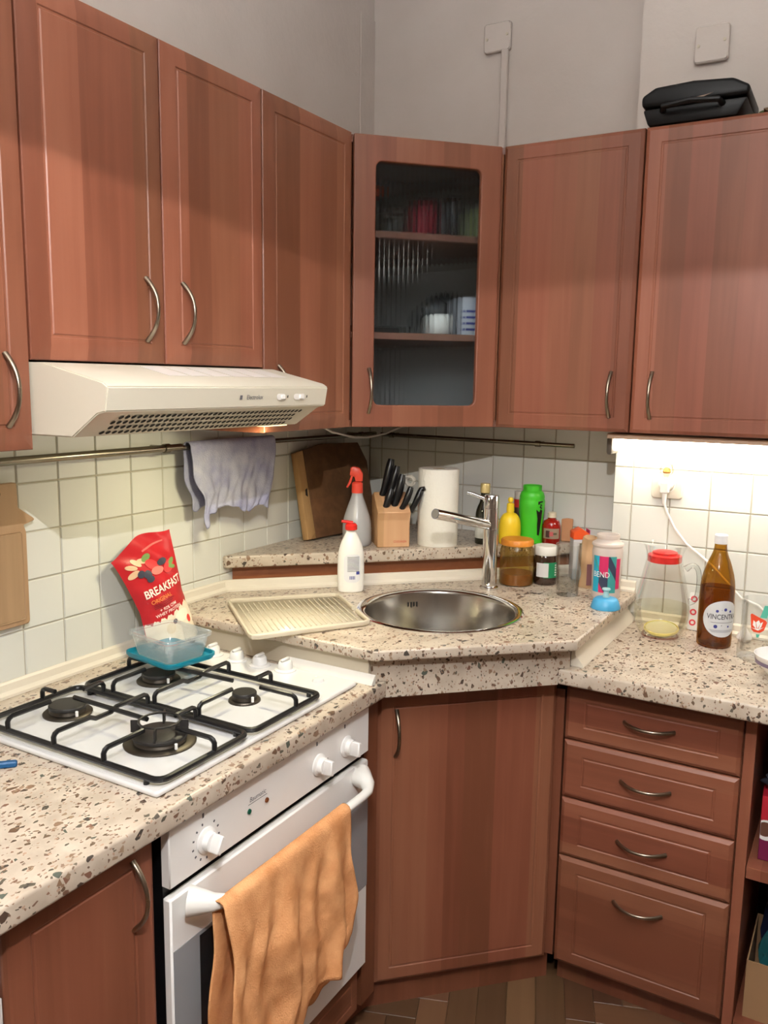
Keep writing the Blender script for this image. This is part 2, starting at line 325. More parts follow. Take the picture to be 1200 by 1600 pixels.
# parquet blocks near the cabinets, laid in herringbone
def parquet():
    cols = (('light', ((110, 76, 54), (124, 88, 63), (136, 100, 74))), ('mid', ((96, 64, 45), (108, 74, 53), (120, 86, 62))), ('dark', ((82, 54, 38), (94, 64, 45), (106, 75, 54))))
    ml = [wood('parquet_%s' % n, *c, axis='x', rough=.4, stave=3) for n, c in cols]
    Wb, K = .07, 5; Lb = Wb * K; me = mesh_of(MB().box(.0006, Lb - .0006, .0006, Wb - .0006, -.004, 0, .0008), 'block', smooth=False); mm = [me.copy() for _ in ml]
    for a, b in zip(mm, ml): a.materials.append(b)
    an = math.radians(20); c = math.cos(an); s = math.sin(an); ox, oy = .9, -.9
    for m_ in range(-20, 21):                 # herringbone: a staircase of blocks along the diagonal, repeated sideways
        for n_ in range(-4, 5):
            for rot in (0, 1):
                if rot == 0: x, y = m_ * Wb + n_ * 2 * Lb * 0 + n_ * Lb, m_ * Wb - n_ * Lb
                else: x, y = m_ * Wb + n_ * Lb + Wb, m_ * Wb - n_ * Lb + Wb
                X, Y = ox + x * c - y * s, oy + x * s + y * c
                if not (.2 < X < 1.9 and -1.9 < Y < -.35): continue
                obj('parquet_block', random.choice(mm), None, fl, (X, Y, 0), (0, 0, an + (PI / 2 if rot else 0)))
parquet()
struct(obj('trim_1', MB().box(-TT, -.002, -.078, TT, 2.0, 2.62, .001), M_wall, smooth=False))
def junction_box(loc, w_, h_, label, rot=0):
    t = thing('junction_box', label, 'junction box', loc)
    obj('cover', MB().prism(rrect(-w_ / 2, w_ / 2, -h_ / 2, h_ / 2, .008), -.016, 0, 'y', .003), M_wall, t, rot=(0, rot, 0))
    for s in (-1, 1): obj('screw', MB().lathe([(0, .0185), (.004, .018), (.004, .012)], 10, ax='y'), M_riser, t, loc=(s * (w_ / 2 - .01), 0, s * .003))
junction_box((.421, .005, 2.495), .083, .08, 'square painted junction box above the glass-door cabinet with a cable duct below')
tag(obj('cable_duct', MB().box(.436, .456, -.012, .004, 2.0, 2.46, .002), M_wall), 'painted vertical cable duct running down the wall from a junction box', 'cable duct')
junction_box((1.046, -.13, 2.327), .08, .085, 'square painted blank cover on wall above the waffle maker')

# ------------------------------------------------------------------ lamps of the room and an added fill light
def pendant():
    t = thing('pendant_lamp', 'pendant lamp with a conical fabric shade hanging behind the viewer', 'lamp', (PENDANT[0], PENDANT[1], PENDANT[2] - .0380))
    m = bpy.data.materials.new('shade_fabric'); m.use_nodes = True; nt = m.node_tree; nt.nodes.clear(); o_ = N(nt, 'ShaderNodeOutputMaterial'); d = N(nt, 'ShaderNodeBsdfDiffuse'); tr = N(nt, 'ShaderNodeBsdfTranslucent'); mx = N(nt, 'ShaderNodeMixShader')
    d.inputs[0].default_value = (.8, .78, .76, 1); tr.inputs[0].default_value = (.8, .76, .72, 1); mx.inputs[0].default_value = .6
    nt.links.new(d.outputs[0], mx.inputs[1]); nt.links.new(tr.outputs[0], mx.inputs[2]); nt.links.new(mx.outputs[0], o_.inputs[0])
    obj('shade', MB().lathe([(.26, 0), (.09, .17)], 40), m, t)
    obj('socket', MB().lathe([(0, .06), (.02, .06), (.02, .17), (.0, .175)], 16), M_wplast, t)
    obj('cord', MB().tube([(0, 0, .17), (0, 0, .72)], .004), M_wplast, t)
    l = bpy.data.lights.new('pendant_bulb', 'POINT'); l.energy = PENDANT_W; l.color = (1.0, .97, .96); l.shadow_soft_size = .003
    lo = bpy.data.objects.new('pendant_bulb', l); COL.objects.link(lo); lo.location = PENDANT
    l = bpy.data.lights.new('added_uplight_fill', 'AREA'); l.energy = UPFILL_W; l.color = (.96, 1.0, 1.03); l.shape = 'DISK'; l.size = .16  # added unseen light, aimed up so ceiling bounce fills the room
    lo = bpy.data.objects.new('added_uplight_fill', l); COL.objects.link(lo); lo.location = (PENDANT[0], PENDANT[1], PENDANT[2] + .15); lo.rotation_euler = (PI, 0, 0)
pendant()
def tube_lamp():
    t = thing('strip_light', 'fluorescent strip light glowing under the right wall cabinet', 'lamp', (.866, -.205, 1.378))
    obj('housing', MB().box(.0165, .62, -.085, .05, -.014, -.001, .002), plain('lamp_housing', (206, 176, 150), .5), t)
    obj('end_cap', MB().box(0, .016, -.026, .042, -.060, -.0142, .006, 2), plain('cap_grey', (92, 86, 78), .5), t)
    obj('end_cap', MB().box(.62, .636, -.022, .040, -.056, -.0142, .006, 2), M_grey, t)
    e = plain('tube_glow', (255, 250, 240), .5, emis=(255, 246, 226), es=TUBE_E)
    obj('diffuser', MB().prism(rrect(-.018, .036, -.050, -.0146, .014), .0165, .6198, 'x'), e, t)
tube_lamp()

# ------------------------------------------------------------------ cabinet kit (local: x = width, front towards -y, z up)
def panel(w_, h_, t=.019, gi=.036, bevw=.024, hgi=None):
    hgi = hgi or gi
    rings = [(0, 0, 0), (0, 0, .0125), (.0015, .0015, .0145), (bevw, bevw, t), (gi, hgi, t), (gi + .002, hgi + .002, t - .0016), (gi + .005, hgi + .005, t - .0016), (gi + .007, hgi + .007, t - .0001)]
    v = []; f = []
    for ix, iz, y in rings: v += [(ix, -y, iz), (w_ - ix, -y, iz), (w_ - ix, -y, h_ - iz), (ix, -y, h_ - iz)]
    for k in range(len(rings) - 1):
        for i in range(4): f.append((k * 4 + i, k * 4 + (i + 1) % 4, k * 4 + 4 + (i + 1) % 4, k * 4 + 4 + i))
    q = (len(rings) - 1) * 4; f += [(q, q + 1, q + 2, q + 3), (3, 2, 1, 0)]
    return mesh_of(MB().add(v, f), 'panel', 12)
def bow(length=.112, out=.03, horiz=False, r=.0042):
    pts = []; rad = []
    for k in range(17):
        s = -1 + 2 * k / 16; a = s * length / 2; o_ = -out * (1 - abs(s) ** 2.2) - .001
        pts.append((a, o_, 0) if horiz else (0, o_, a)); rad.append(r * (1.25 - .35 * math.cos(s * PI / 2)))
    b = MB().tube(pts, rad, 10, flat=.8, up=(0, 1, 0))
    return mesh_of(b, 'bow', 50)
M_BOW = bow(); M_BOW.materials.append(M_nickel); M_BOWH = bow(horiz=True); M_BOWH.materials.append(M_nickel)
def door(parent, x0, x1, z0, z1, y, hx=None, hz=None, name='door', mat=None, gi=.036, horiz=False, hgi=None, bevw=.009):
    g = .0015; d = obj(name, panel(x1 - x0 - 2 * g, z1 - z0 - 2 * g, gi=gi, hgi=hgi, bevw=bevw), mat or M_wood, parent, (x0 + g, y, z0 + g))
    if hx is not None: obj('handle', M_BOWH if horiz else M_BOW, None, d, (hx - x0 - g, -.0185, hz - z0 - g))
    return d
ZB, ZT, ZH = 1.3813, 2.1006, 1.5246
# wall cabinets on the left wall (local x -> world +y)
def wall_cab_left(y0, y1, z0, doors, label):
    t = thing('wall_cabinet', label, 'cabinet', (.001, y0, z0), PI / 2)
    obj('body', MB().box(.001, y1 - y0 - .001, -.290, 0, .001, ZT - z0, .001), M_carc, t)
    for a, b, hx, hz in doors: door(t, a, b, 0, ZT - z0 + .001, -.291, hx, hz, bevw=.024)
    return t
wall_cab_left(-2.0, -1.556, ZB, [(0, .444, .396, .097)], 'wall cabinet cut by the left edge beside the extractor hood')
wall_cab_left(-1.555, -.963, ZH, [(0, .297, .247, .098), (.297, .592, .342, .098)], 'double-door wall cabinet directly above the extractor hood')
wall_cab_left(-.962, -.610, ZB, [(0, .352, .048, .094)], 'narrow wall cabinet between extractor hood and glass-door corner cabinet')
def wall_cab_right(x0, x1, hx, label):
    back = -.13 if x1 > .9 else -.001
    t = thing('wall_cabinet', label, 'cabinet', (x0, -.308, ZB))
    yb = .307 if x1 < .872 else .1755
    if x0 < .872 < x1:
        b = MB().box(.001, .2835, 0, .306, .001, ZT - ZB, .001); obj('body', b, M_carc, t)
        obj('body', MB().box(.284, x1 - x0 - .001, 0, .172, .001, ZT - ZB, .001), M_carc, t)
    else: obj('body', MB().box(.001, x1 - x0 - .001, 0, .172, .001, ZT - ZB, .001), M_carc, t)
    door(t, 0, x1 - x0, 0, ZT - ZB + .001, 0, hx - x0, .094)
wall_cab_right(.588, .945, .895, 'wall cabinet between the glass-door corner cabinet and the strip-lit cabinet')
wall_cab_right(.9455, 1.545, .995, 'wall cabinet above the strip light with a waffle maker on top')
# corner cabinet with the reeded glass door
def corner_cab():
    t = thing('corner_wall_cabinet', 'corner wall cabinet with a reeded glass door', 'cabinet', (0, 0, ZB))
    A = (.311, -.609); Bp = (.587, -.328); L_ = math.hypot(Bp[0] - A[0], Bp[1] - A[1]); rz = math.atan2(Bp[1] - A[1], Bp[0] - A[0]); H = ZT - ZB
    ix, iy = -math.sin(rz) * .021, math.cos(rz) * .021
    poly = [(.002, -.002), (.002, -.608), (A[0] + ix - .012, -.608), (A[0] + ix, A[1] + iy), (Bp[0] + ix, Bp[1] + iy), (.586, -.31), (.586, -.002)]
    mw = plain('cabinet_inside', (206, 206, 204), .6)
    obj('bottom_panel', MB().prism(poly, .001, .018), M_carc, t); obj('top_panel', MB().prism(poly, H - .018, H), M_carc, t)
    obj('back_panel', MB().box(.003, .012, -.60, -.003, .019, H - .019), mw, t); obj('back_panel', MB().box(.013, .57, -.012, -.003, .019, H - .019), mw, t)
    obj('side_panel', MB().box(.013, .295, -.607, -.591, .019, H - .019), M_carc, t); obj('side_panel', MB().box(.57, .586, -.322, -.013, .019, H - .019), M_carc, t)
    pin = [(.014, -.014), (.014, -.589), (A[0] + ix - .026, -.589), (A[0] + ix - .012, A[1] + iy + .014), (Bp[0] + ix - .022, Bp[1] + iy + .006), (.568, -.312), (.568, -.014)]
    for z in (.227, .481): obj('shelf', MB().prism(pin, z, z + .018, bev=.001), M_carc, t)
    dz = obj('door', None or curve_mesh([rrect(.0015, L_ - .0015, .0015, H - .0015, .003, 2), rrect(.058, L_ - .057, .058, .657, .016)[::-1]], 0, .019, .003), M_woody, t, (A[0], A[1], 0), (PI / 2, 0, rz))
    dz.location = (A[0] + ix * .95, A[1] + iy * .95, 0)
    m = bpy.data.materials.new('reeded_glass'); m.use_nodes = True; nt = m.node_tree; nt.nodes.clear(); o_ = N(nt, 'ShaderNodeOutputMaterial'); g = N(nt, 'ShaderNodeBsdfGlass'); g.inputs['IOR'].default_value = 1.45; g.inputs['Roughness'].default_value = .03; g.inputs[0].default_value = (.93, .97, .98, 1)
    tr = N(nt, 'ShaderNodeBsdfTransparent'); tr.inputs[0].default_value = (.86, .90, .92, 1); mx = N(nt, 'ShaderNodeMixShader'); mx.inputs[0].default_value = .6; nt.links.new(tr.outputs[0], mx.inputs[1]); nt.links.new(g.outputs[0], mx.inputs[2]); nt.links.new(mx.outputs[0], o_.inputs[0])
    x0, x1, z0, z1 = .05, L_ - .05, .05, .665; n = 23 * 6; b = MB(); w_ = x1 - x0
    fr = [(x0 + w_ * i / n, .0022 + .0016 * abs(math.cos(PI * 23 * i / n))) for i in range(n + 1)]
    v = []; f = []
    for x, y in fr: v += [(x, z0, y), (x, z1, y), (x, z0, 0), (x, z1, 0)]
    for i in range(n):
        a, c = i * 4, i * 4 + 4
        f += [(a, c, c + 1, a + 1), (a + 2, a + 3, c + 3, c + 2), (a, a + 2, c + 2, c), (a + 1, c + 1, c + 3, a + 3)]
    f += [(0, 1, 3, 2), (n * 4, n * 4 + 2, n * 4 + 3, n * 4 + 1)]
    obj('glass_pane', MB().add(v, f), m, dz, (0, 0, .004), ang=60)
    obj('handle', M_BOW, None, dz, (.045, .094, .0185), (-PI / 2, 0, 0))
corner_cab()
def small_jar(name, label, loc, r, h, mat, cap, cat='jar'):
    t = thing(name, label, cat, loc)
    obj('body', MB().lathe([(0, 0), (r * .95, 0), (r, .004), (r, h * .72), (r * .8, h * .82), (r * .8, h * .86), (0, h * .86)], 20), mat, t); obj('lid', MB().lathe([(r * .86, h * .85), (r * .86, h), (0, h)], 20), cap, t)
zz = ZB + .4992
small_jar('storage_jar', 'clear jar at the left of the top shelf behind reeded glass', (.25, -.44, zz), .04, .12, M_glass2, M_orange)
small_jar('storage_jar', 'small clear jar next to the crimson jar behind reeded glass', (.295, -.37, zz), .03, .08, M_glass2, M_grey)
small_jar('storage_jar', 'crimson jar in the middle of the top cabinet shelf', (.362, -.335, zz), .034, .10, plain('crimson', (150, 24, 44), .5), plain('crimson2', (120, 20, 36), .5))
small_jar('storage_jar', 'dark jar right of the crimson jar behind reeded glass', (.425, -.29, zz), .027, .11, plain('dark_jar', (44, 42, 46), .4), M_black)
small_jar('storage_jar', 'pale green jar at the right of the top cabinet shelf', (.478, -.245, zz), .026, .10, plain('pale_green', (150, 160, 110), .5), M_grey)
zz = ZB + .2452
tag(obj('dark_tray', MB().box(-.08, .08, -.05, .05, 0, .022, .004), M_black, loc=(.25, -.40, zz), rot=(0, 0, .8)), 'flat black tray on the middle shelf behind reeded glass', 'tray')
tag(obj('dark_bag', MB().grid(lambda u, v: ((.075 + .01 * math.sin(5 * v)) * math.cos(2 * PI * u) * math.sin(PI * (.02 + .96 * v)), .04 * math.sin(2 * PI * u) * math.sin(PI * (.02 + .96 * v)), .055 - .055 * math.cos(PI * v) + .012 * math.sin(12 * u) * v), 20, 10, True), plain('black_bag', (28, 30, 34), .4), loc=(.40, -.27, zz), rot=(0, 0, .8)), 'crumpled dark bag on the middle shelf behind reeded glass', 'bag')
tag(obj('white_tub', MB().lathe([(0, 0), (.026, 0), (.032, .006), (.034, .026), (.032, .046), (.024, .054), (0, .054)], 24), M_wplast, loc=(.428, -.357, zz)), 'round white tub on the middle cabinet shelf behind reeded glass', 'tub')
t = thing('tea_box', 'light printed box at the right of the middle cabinet shelf', 'box', (.488, -.30, zz), .8)
obj('carton', MB().box(-.03, .03, -.03, .03, 0, .10, .001), plain('lightbox', (196, 198, 206), .6), t)
for k in range(4): obj('printed_stripe', MB().box(-.024, .024, -.0308, -.0302, .012 + .016 * k, .018 + .016 * k), M_inkb, t)

# ------------------------------------------------------------------ extractor hood
def hood():
    Y0, Y1 = -1.5535, -.9635; t = thing('extractor_hood', 'cream slimline extractor hood under the double-door wall cabinet', 'extractor hood', (0, Y0, 1.40)); W = Y1 - Y0
    side = [(.004, 1.404), (.395, 1.406), (.452, 1.444), (.470, 1.448), (.477, 1.486), (.466, 1.493), (.335, 1.522), (.004, 1.522)]
    side = [(x, z - 1.40) for x, z in side]
    b = bmesh.new(); lo = [b.verts.new((x, 0, z)) for x, z in side]; hi = [b.verts.new((x, W, z)) for x, z in side]; b.faces.new(lo); b.faces.new(hi[::-1])
    for i in range(len(side)): j = (i + 1) % len(side); b.faces.new((lo[j], lo[i], hi[i], hi[j]))
    bmesh.ops.recalc_face_normals(b, faces=b.faces); bmesh.ops.bevel(b, geom=list(b.edges), offset=.002, segments=2, affect='EDGES')
    obj('shell', MB().bm(b), M_hood, t, ang=25)
    dx, dz = (.452 - .395), (.044 - .006); ln = math.hypot(dx, dz); nx, nz = dz / ln, -dx / ln
    def S(s, y, o=.0006): return (.395 + dx * s + nx * o, y, .006 + dz * s + nz * o)
    h = MB()
    for row in range(4):
        for k in range(38):
            y = .050 + (k + .5 * (row % 2)) * .0130; s = .16 + row * .225
            c = len(h.v); h.v.append(S(s, y))
            for q in range(8): h.v.append(S(s + .078 * math.sin(q * PI / 4), y + .0048 * math.cos(q * PI / 4)))
            for q in range(8): h.f.append((c, c + 1 + q, c + 1 + (q + 1) % 8))
    obj('perforation', h, M_hole, t, stuff=True, smooth=False)
    tx, tz = (.466 - .335), (.093 - .122); tl = math.hypot(tx, tz); ux, uz = -tz / tl, tx / tl
    def T(s, y, o): return (.335 + tx * s + ux * o, y, .122 + tz * s + uz * o)
    for k in range(6):
        y0 = .19 + k * .058; m = MB(); vs = [T(s, y + (1 - s) * .0, o) for o in (.0003, .0009) for s, y in ((.10, y0), (.62, y0), (.62, y0 + .05), (.10, y0 + .05))]
        obj('vent_slot', m.add(vs, [(4, 5, 6, 7), (0, 1, 5, 4), (1, 2, 6, 5), (2, 3, 7, 6), (3, 0, 4, 7)]), M_vent, t, smooth=False)
    fx, fz = .477 - .470, .086 - .048
    def F(y, z, o=.0007): s = (z - .048) / .038; return Vector((.470 + fx * s + o, y, z))
    obj('lettering', text_mesh('Electrolux', .0115, lambda x, y: F(.352 + x, .067 + y), bold=.0001), M_ink, t, smooth=False)
    obj('emblem', MB().add([F(.309, .063), F(.316, .063), F(.316, .071), F(.309, .071)], [(0, 1, 2, 3)]), M_ink, t, smooth=False)
    for y, wd in ((.432, .026), (.492, .036)):
        k = obj('slider_switch', MB().prism(rrect(-wd / 2, wd / 2, -.006, .006, .005), 0, .0012, 'x', .0003), M_vent, t, (.4738, y, .067))
        obj('slider_knob', MB().box(.001, .005, -.006, .006, -.004, .004, .001), M_wplast, k, (0, .003, 0))
    for y in (.452, .516): obj('indicator', MB().add([F(y, .065), F(y + .003, .065), F(y + .003, .070), F(y, .070)], [(0, 1, 2, 3)]), M_hole, t, smooth=False)
    obj('lamp_lens', MB().box(.31, .385, .49, .57, .0036, .0052, .0005), plain('lens_glow', (255, 244, 200), .4, emis=(255, 226, 160), es=3), t)
    l = bpy.data.lights.new('hood_bulb', 'AREA'); l.energy = HOOD_W; l.color = (1.0, .91, .60); l.shape = 'RECTANGLE'; l.size = .07; l.size_y = .08
    lo = bpy.data.objects.new('hood_bulb', l); COL.objects.link(lo); lo.location = (.348, Y0 + .53, 1.4025)
hood()

# ------------------------------------------------------------------ base units
def carcass(name, label, poly, z0, z1, mat=None):
    t = thing(name, label, 'cabinet', (0, 0, z0)); obj('body', MB().prism(poly, 0, z1 - z0), mat or M_carc, t, smooth=False); return t
# base cabinet left of the oven
t = thing('base_cabinet', 'base cabinet with bow handle left of the oven', 'cabinet', (0, -1.845, .08), PI / 2)
obj('body', MB().box(.001, .266, -.555, -.02, 0, .735), M_carc, t, smooth=False); door(t, 0, .266, 0, .737, -.556, .219, .65, gi=.04)
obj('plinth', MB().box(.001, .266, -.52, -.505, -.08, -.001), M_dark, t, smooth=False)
# white appliance at the far left
t = thing('washing_machine', 'white appliance barely in view at the lower left edge', 'appliance', (0, -2.45, 0), PI / 2)
obj('body', MB().box(.002, .598, -.56, -.03, .012, .72, .006), M_white, t); obj('front_panel', MB().box(.004, .599, -.583, -.561, .02, .719, .006), M_white, t)
obj('porthole', MB().lathe([(.17, 0), (.17, .02), (.14, .03), (.13, .012), (0, .004)], 32, ax='y'), M_grey, t, (.3, -.583, .36))
for x in (.05, .55): obj('foot', MB().lathe([(0, 0), (.02, 0), (.02, .012), (0, .012)], 12), M_black, t, (x, -.5, 0))
# corner base
t = thing('corner_base_cabinet', 'diagonal corner base cabinet under the sink', 'cabinet', (0, 0, .078))
A = (.5607, -.881); Bq = (.8772, -.5738); Ld = math.hypot(Bq[0] - A[0], Bq[1] - A[1]); rd = math.atan2(Bq[1] - A[1], Bq[0] - A[0]); ox, oy = -math.sin(rd) * .0195, math.cos(rd) * .0195
obj('body', MB().prism([(.02, -.955), (.562, -.955), (A[0] + ox - .006, A[1] + oy), (Bq[0] + ox, Bq[1] + oy), (.890, -.556), (.890, -.15), (.02, -.15)], .002, .70), M_carc, t, smooth=False)
dd = obj('door', panel(Ld, .728, gi=.036, bevw=.009), M_wood, t, (A[0] + ox, A[1] + oy, .001), (0, 0, rd)); obj('handle', M_BOW, None, dd, (.044, -.0185, .628))
obj('filler_strip', MB().box(.545, .572, -.957, -.900, .0025, .738), M_carc, t, smooth=False)
obj('plinth', MB().prism([(.50, -.955), (.516, -.955), (.533, -.868), (.851, -.552), (.87, -.535), (.858, -.52), (.5, -.86)], -.078, 0), M_carc, t, smooth=False)
# drawers
t = thing('drawer_unit', 'base unit with four drawers right of the diagonal door', 'cabinet', (.8941, -.556, .078))
obj('body', MB().box(.001, .3965, 0, .40, .002, .738), M_carc, t, smooth=False)
for z0, z1, hz in ((.6630, .7995, .7355), (.5160, .6620, .591), (.3650, .5150, .441), (.0785, .3640, .287)):
    door(t, .003, .3967, z0 - .078, z1 - .078, -.0005, 1.0935 - .8941, hz - .078, 'drawer', M_woodh, gi=.045, hgi=.034, horiz=True)
obj('plinth', MB().box(.0, .396, .035, .05, -.078, 0), M_carc, t, smooth=False)
# open shelf unit
t = thing('open_shelf_unit', 'open base shelf unit at the right edge beside the drawers', 'cabinet', (1.2925, -.566, .06))
for x in (0, .44): obj('side_panel', MB().box(x, x + .023, 0, .42, 0, .757, .001), M_wood, t)
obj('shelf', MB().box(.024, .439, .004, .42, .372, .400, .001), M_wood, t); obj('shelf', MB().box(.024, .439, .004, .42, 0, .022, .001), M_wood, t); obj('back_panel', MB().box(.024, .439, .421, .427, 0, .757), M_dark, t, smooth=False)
obj('plinth', MB().box(0, .463, .05, .065, -.06, -.001), M_carc, t, smooth=False)

# ------------------------------------------------------------------ worktops
ZW, ZS, ZC = .858, .937, 1.034
tag(obj('hob_worktop', curve_mesh([[(.001, -2.5), (.609, -2.5), (.609, -.929), (.58, -.90), (.001, -.90)]], .8205, ZW, .006), M_top), 'speckled worktop around the gas hob along the left wall', 'worktop')
tag(obj('right_worktop', curve_mesh([[(.9005, -.647), (2.0, -.647), (2.0, -.136), (.9005, -.136)]], .8205, ZW, .006), M_top), 'speckled worktop above the drawers carrying pitcher and brown bottle', 'worktop')
sinkC = (.572, -.600); SR = .205
tag(obj('sink_worktop', curve_mesh([[(.001, -.973), (.604, -.973), (.946, -.664), (.946, -.136), (.866, -.136), (.866, -.001), (.001, -.001)], circ(*sinkC, SR - .012, 48)[::-1]], .9125, ZS, .005), M_top), 'raised speckled corner worktop around the round sink', 'worktop')
_ra = Vector((.607, -.9285, 0)); _rb = Vector((.9, -.6465, 0)); _rl = (_rb - _ra).length
_wr = MB().prism([(0, .8205), (_rl, .8205), (_rl, .8588), (_rl + .028, .8588), (_rl + .028, .912), (-.032, .912), (-.032, .8588), (0, .8588)], 0, .03, 'y')
tag(obj('worktop_riser', _wr, M_top, loc=_ra[:], rot=(0, 0, math.atan2(_rb.y - _ra.y, _rb.x - _ra.x)), smooth=False), 'speckled diagonal front board below the raised sink worktop', 'board')
tag(obj('step_riser', MB().box(.001, .580, -.955, -.930, ZW + .0005, .912, .001), M_riser), 'beige riser between hob worktop and raised sink worktop', 'board')
tag(obj('quarter_profile', MB().prism([(-.9555, .8585), (-.9555, .878), (-.960, .876), (-.972, .8605), (-.972, .8585)], .37, .598, 'x'), M_pvcw), 'short white profile strip behind the hob control knobs', 'strip')
tag(obj('edge_profile', MB().prism([(.917, .912), (.924, .912), (.927, .885), (.945, .864), (.947, .8585), (.917, .8585)], -.612, -.137, 'y'), M_pvc), 'cream profile strip down the right step of the sink worktop', 'strip')
def seal(name, label, pts, z, flip=1):     # wall sealing profile swept along a polyline, pts listed so that the room is on the right
    sec = [(0, 0), (.018, 0), (.018, .006), (.010, .012), (.008, .026), (.004, .030), (0, .030)]
    P = [Vector((*p, 0)) for p in pts]; rows = []
    for i, p in enumerate(P):
        ds = []
        if i: ds.append((p - P[i - 1]).normalized())
        if i < len(P) - 1: ds.append((P[i + 1] - p).normalized())
        ns = [Vector((d.y, -d.x, 0)) for d in ds]; n = sum(ns, Vector()).normalized(); k = 1 / max(.3, n.dot(ns[0]))
        rows.append([p + n * k * a + Vector((0, 0, z + b)) for a, b in sec])
    b = MB(); m = len(sec); b.add([q for r_ in rows for q in r_], [(i * m + k, i * m + (k + 1) % m, i * m + m + (k + 1) % m, i * m + m + k) for i in range(len(P) - 1) for k in range(m)] + [tuple(range(m)), tuple(range(len(P) * m - m, len(P) * m))[::-1]])
    return tag(obj(name, b, M_pvc, ang=30), label, 'strip')
seal('sealing_strip', 'cream sealing strip along the tiles behind the gas hob', [(.0005, -2.45), (.0005, -.975)], ZW + .0006)
seal('sealing_strip', 'cream sealing strip along the base of the corner shelf above the sink', [(.0005, -.962), (.0005, -.752), (.016, -.735), (.72, -.031)], ZS + .0006)
seal('sealing_strip', 'cream sealing strip on the lit tiles behind the pitcher', [(.95, -.1355), (2.0, -.1355)], ZW + .0006)
seal('sealing_strip', 'short cream strip end behind the translucent sports bottle', [(.868, -.1355), (.944, -.1355)], ZS + .0006)
tag(obj('corner_shelf', curve_mesh([[(.001, -.754), (.012, -.756), (.752, -.016), (.752, -.001), (.001, -.001)]], 1.0005, ZC, .006), M_top), 'speckled triangular corner shelf under the cutting board and knife block', 'shelf')
tag(obj('shelf_front', MB().prism([(.001, -.716), (.715, -.002), (.69, -.002), (.001, -.69)], .9385, 1.0), wood('shelf_strip', (150, 92, 58), (172, 110, 72), (188, 126, 86), axis='x'), smooth=False), 'brown wooden strip under the speckled corner shelf', 'board')

# ------------------------------------------------------------------ hob
def hob():
    t = thing('gas_hob', 'white gas hob with four burners', 'hob', (0, 0, ZW))
    x0, x1, y0, y1 = .085, .571, -1.569, -.986
    obj('plate', curve_mesh([rrect(x0, x1, y0, y1, .008)], .0003, .010, .004), M_white, t)
    obj('well', MB().prism(rrect(.115, .562, -1.560, -1.085, .03), .0101, .0108), plain('enamel_well', (204, 204, 204), .2), t, smooth=False)
    for (x, y, r) in ((.199, -1.428, .034), (.215, -1.208, .034), (.440, -1.200, .024), (.441, -1.431, .047)):
        b = obj('burner', MB().lathe([(r * 1.34, .0109), (r * 1.34, .013), (r * 1.26, .0155), (r * .98, .016), (r * .92, .0225), (0, .0225)], 32, (x, y, 0)), M_white if 0 else steel('burner_alu', (90, 84, 76), .45), t)
        obj('burner_cap', MB().lathe([(r * .9, .0227), (r * 1.02, .0235), (r * 1.02, .028), (r * .96, .030), (0, .030)], 32, (x, y, 0)), M_blackm, b)
        obj('spark_plug', MB().lathe([(0, .0152), (.0028, .0152), (.0028, .025), (0, .026)], 8, (x + r * 1.10, y - r * .3, 0)), M_wplast, b)
    for i, (x, y) in enumerate(((.197, -1.018), (.267, -1.017), (.333, -1.017), (.400, -1.012))):
        k = obj('control_knob', MB().lathe([(.024, .0101), (.024, .013), (.017, .015), (.015, .030), (.013, .032), (0, .032)], 24, (x, y, 0)), M_white, t)
        obj('grip', MB().box(x - .004, x + .004, y - .014, y + .014, .0315, .038, .002), M_white, k)
    obj('ignition_button', MB().lathe([(.013, .0101), (.011, .016), (0, .017)], 20, (.50, -1.030, 0)), M_white, t)
hob()
def grate(y0, y1, label, bx):
    t = thing('pan_support', label, 'pan support', (0, 0, ZW + .0101)); zf, zh, r = .012, .036, .0046; x0, x1 = .128, .566
    cp = rrect(x0, x1, y0, y1, .02, 4); cp.append(cp[0]); cp.append(cp[1])
    obj('frame', MB().tube([(*p, zf) for p in cp], .0055, 8, caps=False), M_black, t)
    ym = (y0 + y1) / 2
    def finger(p, d, ln, name='finger'):
        p = Vector((p[0], p[1], 0)); d = Vector((d[0], d[1], 0))
        pts = [p + Vector((0, 0, zf)), p + Vector((0, 0, zh - .008)), p + d * .003 + Vector((0, 0, zh - .003)), p + d * .009 + Vector((0, 0, zh)), p + d * ln + Vector((0, 0, zh))]
        obj(name, MB().tube(pts, r, 8), M_black, t)
    for bxx, byy in bx:
        finger((bxx, y0), (0, 1), max(.02, byy - y0 - .038)); finger((bxx, y1), (0, -1), max(.02, y1 - byy - .038))
    (fx, fy), (rx, ry) = bx
    finger((x1, fy), (-1, 0), max(.02, x1 - fx - .04)); finger((x0, ry), (1, 0), max(.015, rx - x0 - .034))
    xm = (fx + rx) / 2
    obj('cross_bar', MB().tube([(xm, y0, zf), (xm, y0, zh - .008), (xm, y0 + .003, zh - .003), (xm, y0 + .009, zh), (xm, ym - .03, zh), (xm, ym - .018, zh - .006), (xm, ym + .018, zh - .006), (xm, ym + .03, zh), (xm, y1 - .009, zh), (xm, y1 - .003, zh - .003), (xm, y1, zh - .008), (xm, y1, zf)], r, 8), M_black, t)
    obj('long_bar', MB().tube([(rx + .02, ry, zh), (fx - .03, fy, zh)], r, 8), M_black, t)
    for x, y in ((x0 + .03, y0), (x1 - .03, y0), (x0 + .03, y1), (x1 - .03, y1)): obj('rubber_foot', MB().lathe([(0, .0008), (.005, .0008), (.005, zf), (0, zf)], 8, (x, y, 0)), M_black, t)
grate(-1.556, -1.341, 'black wire pan support over the large front burner', [(.441, -1.431), (.199, -1.428)])
grate(-1.331, -1.115, 'black wire pan support under the food container', [(.440, -1.200), (.215, -1.208)])
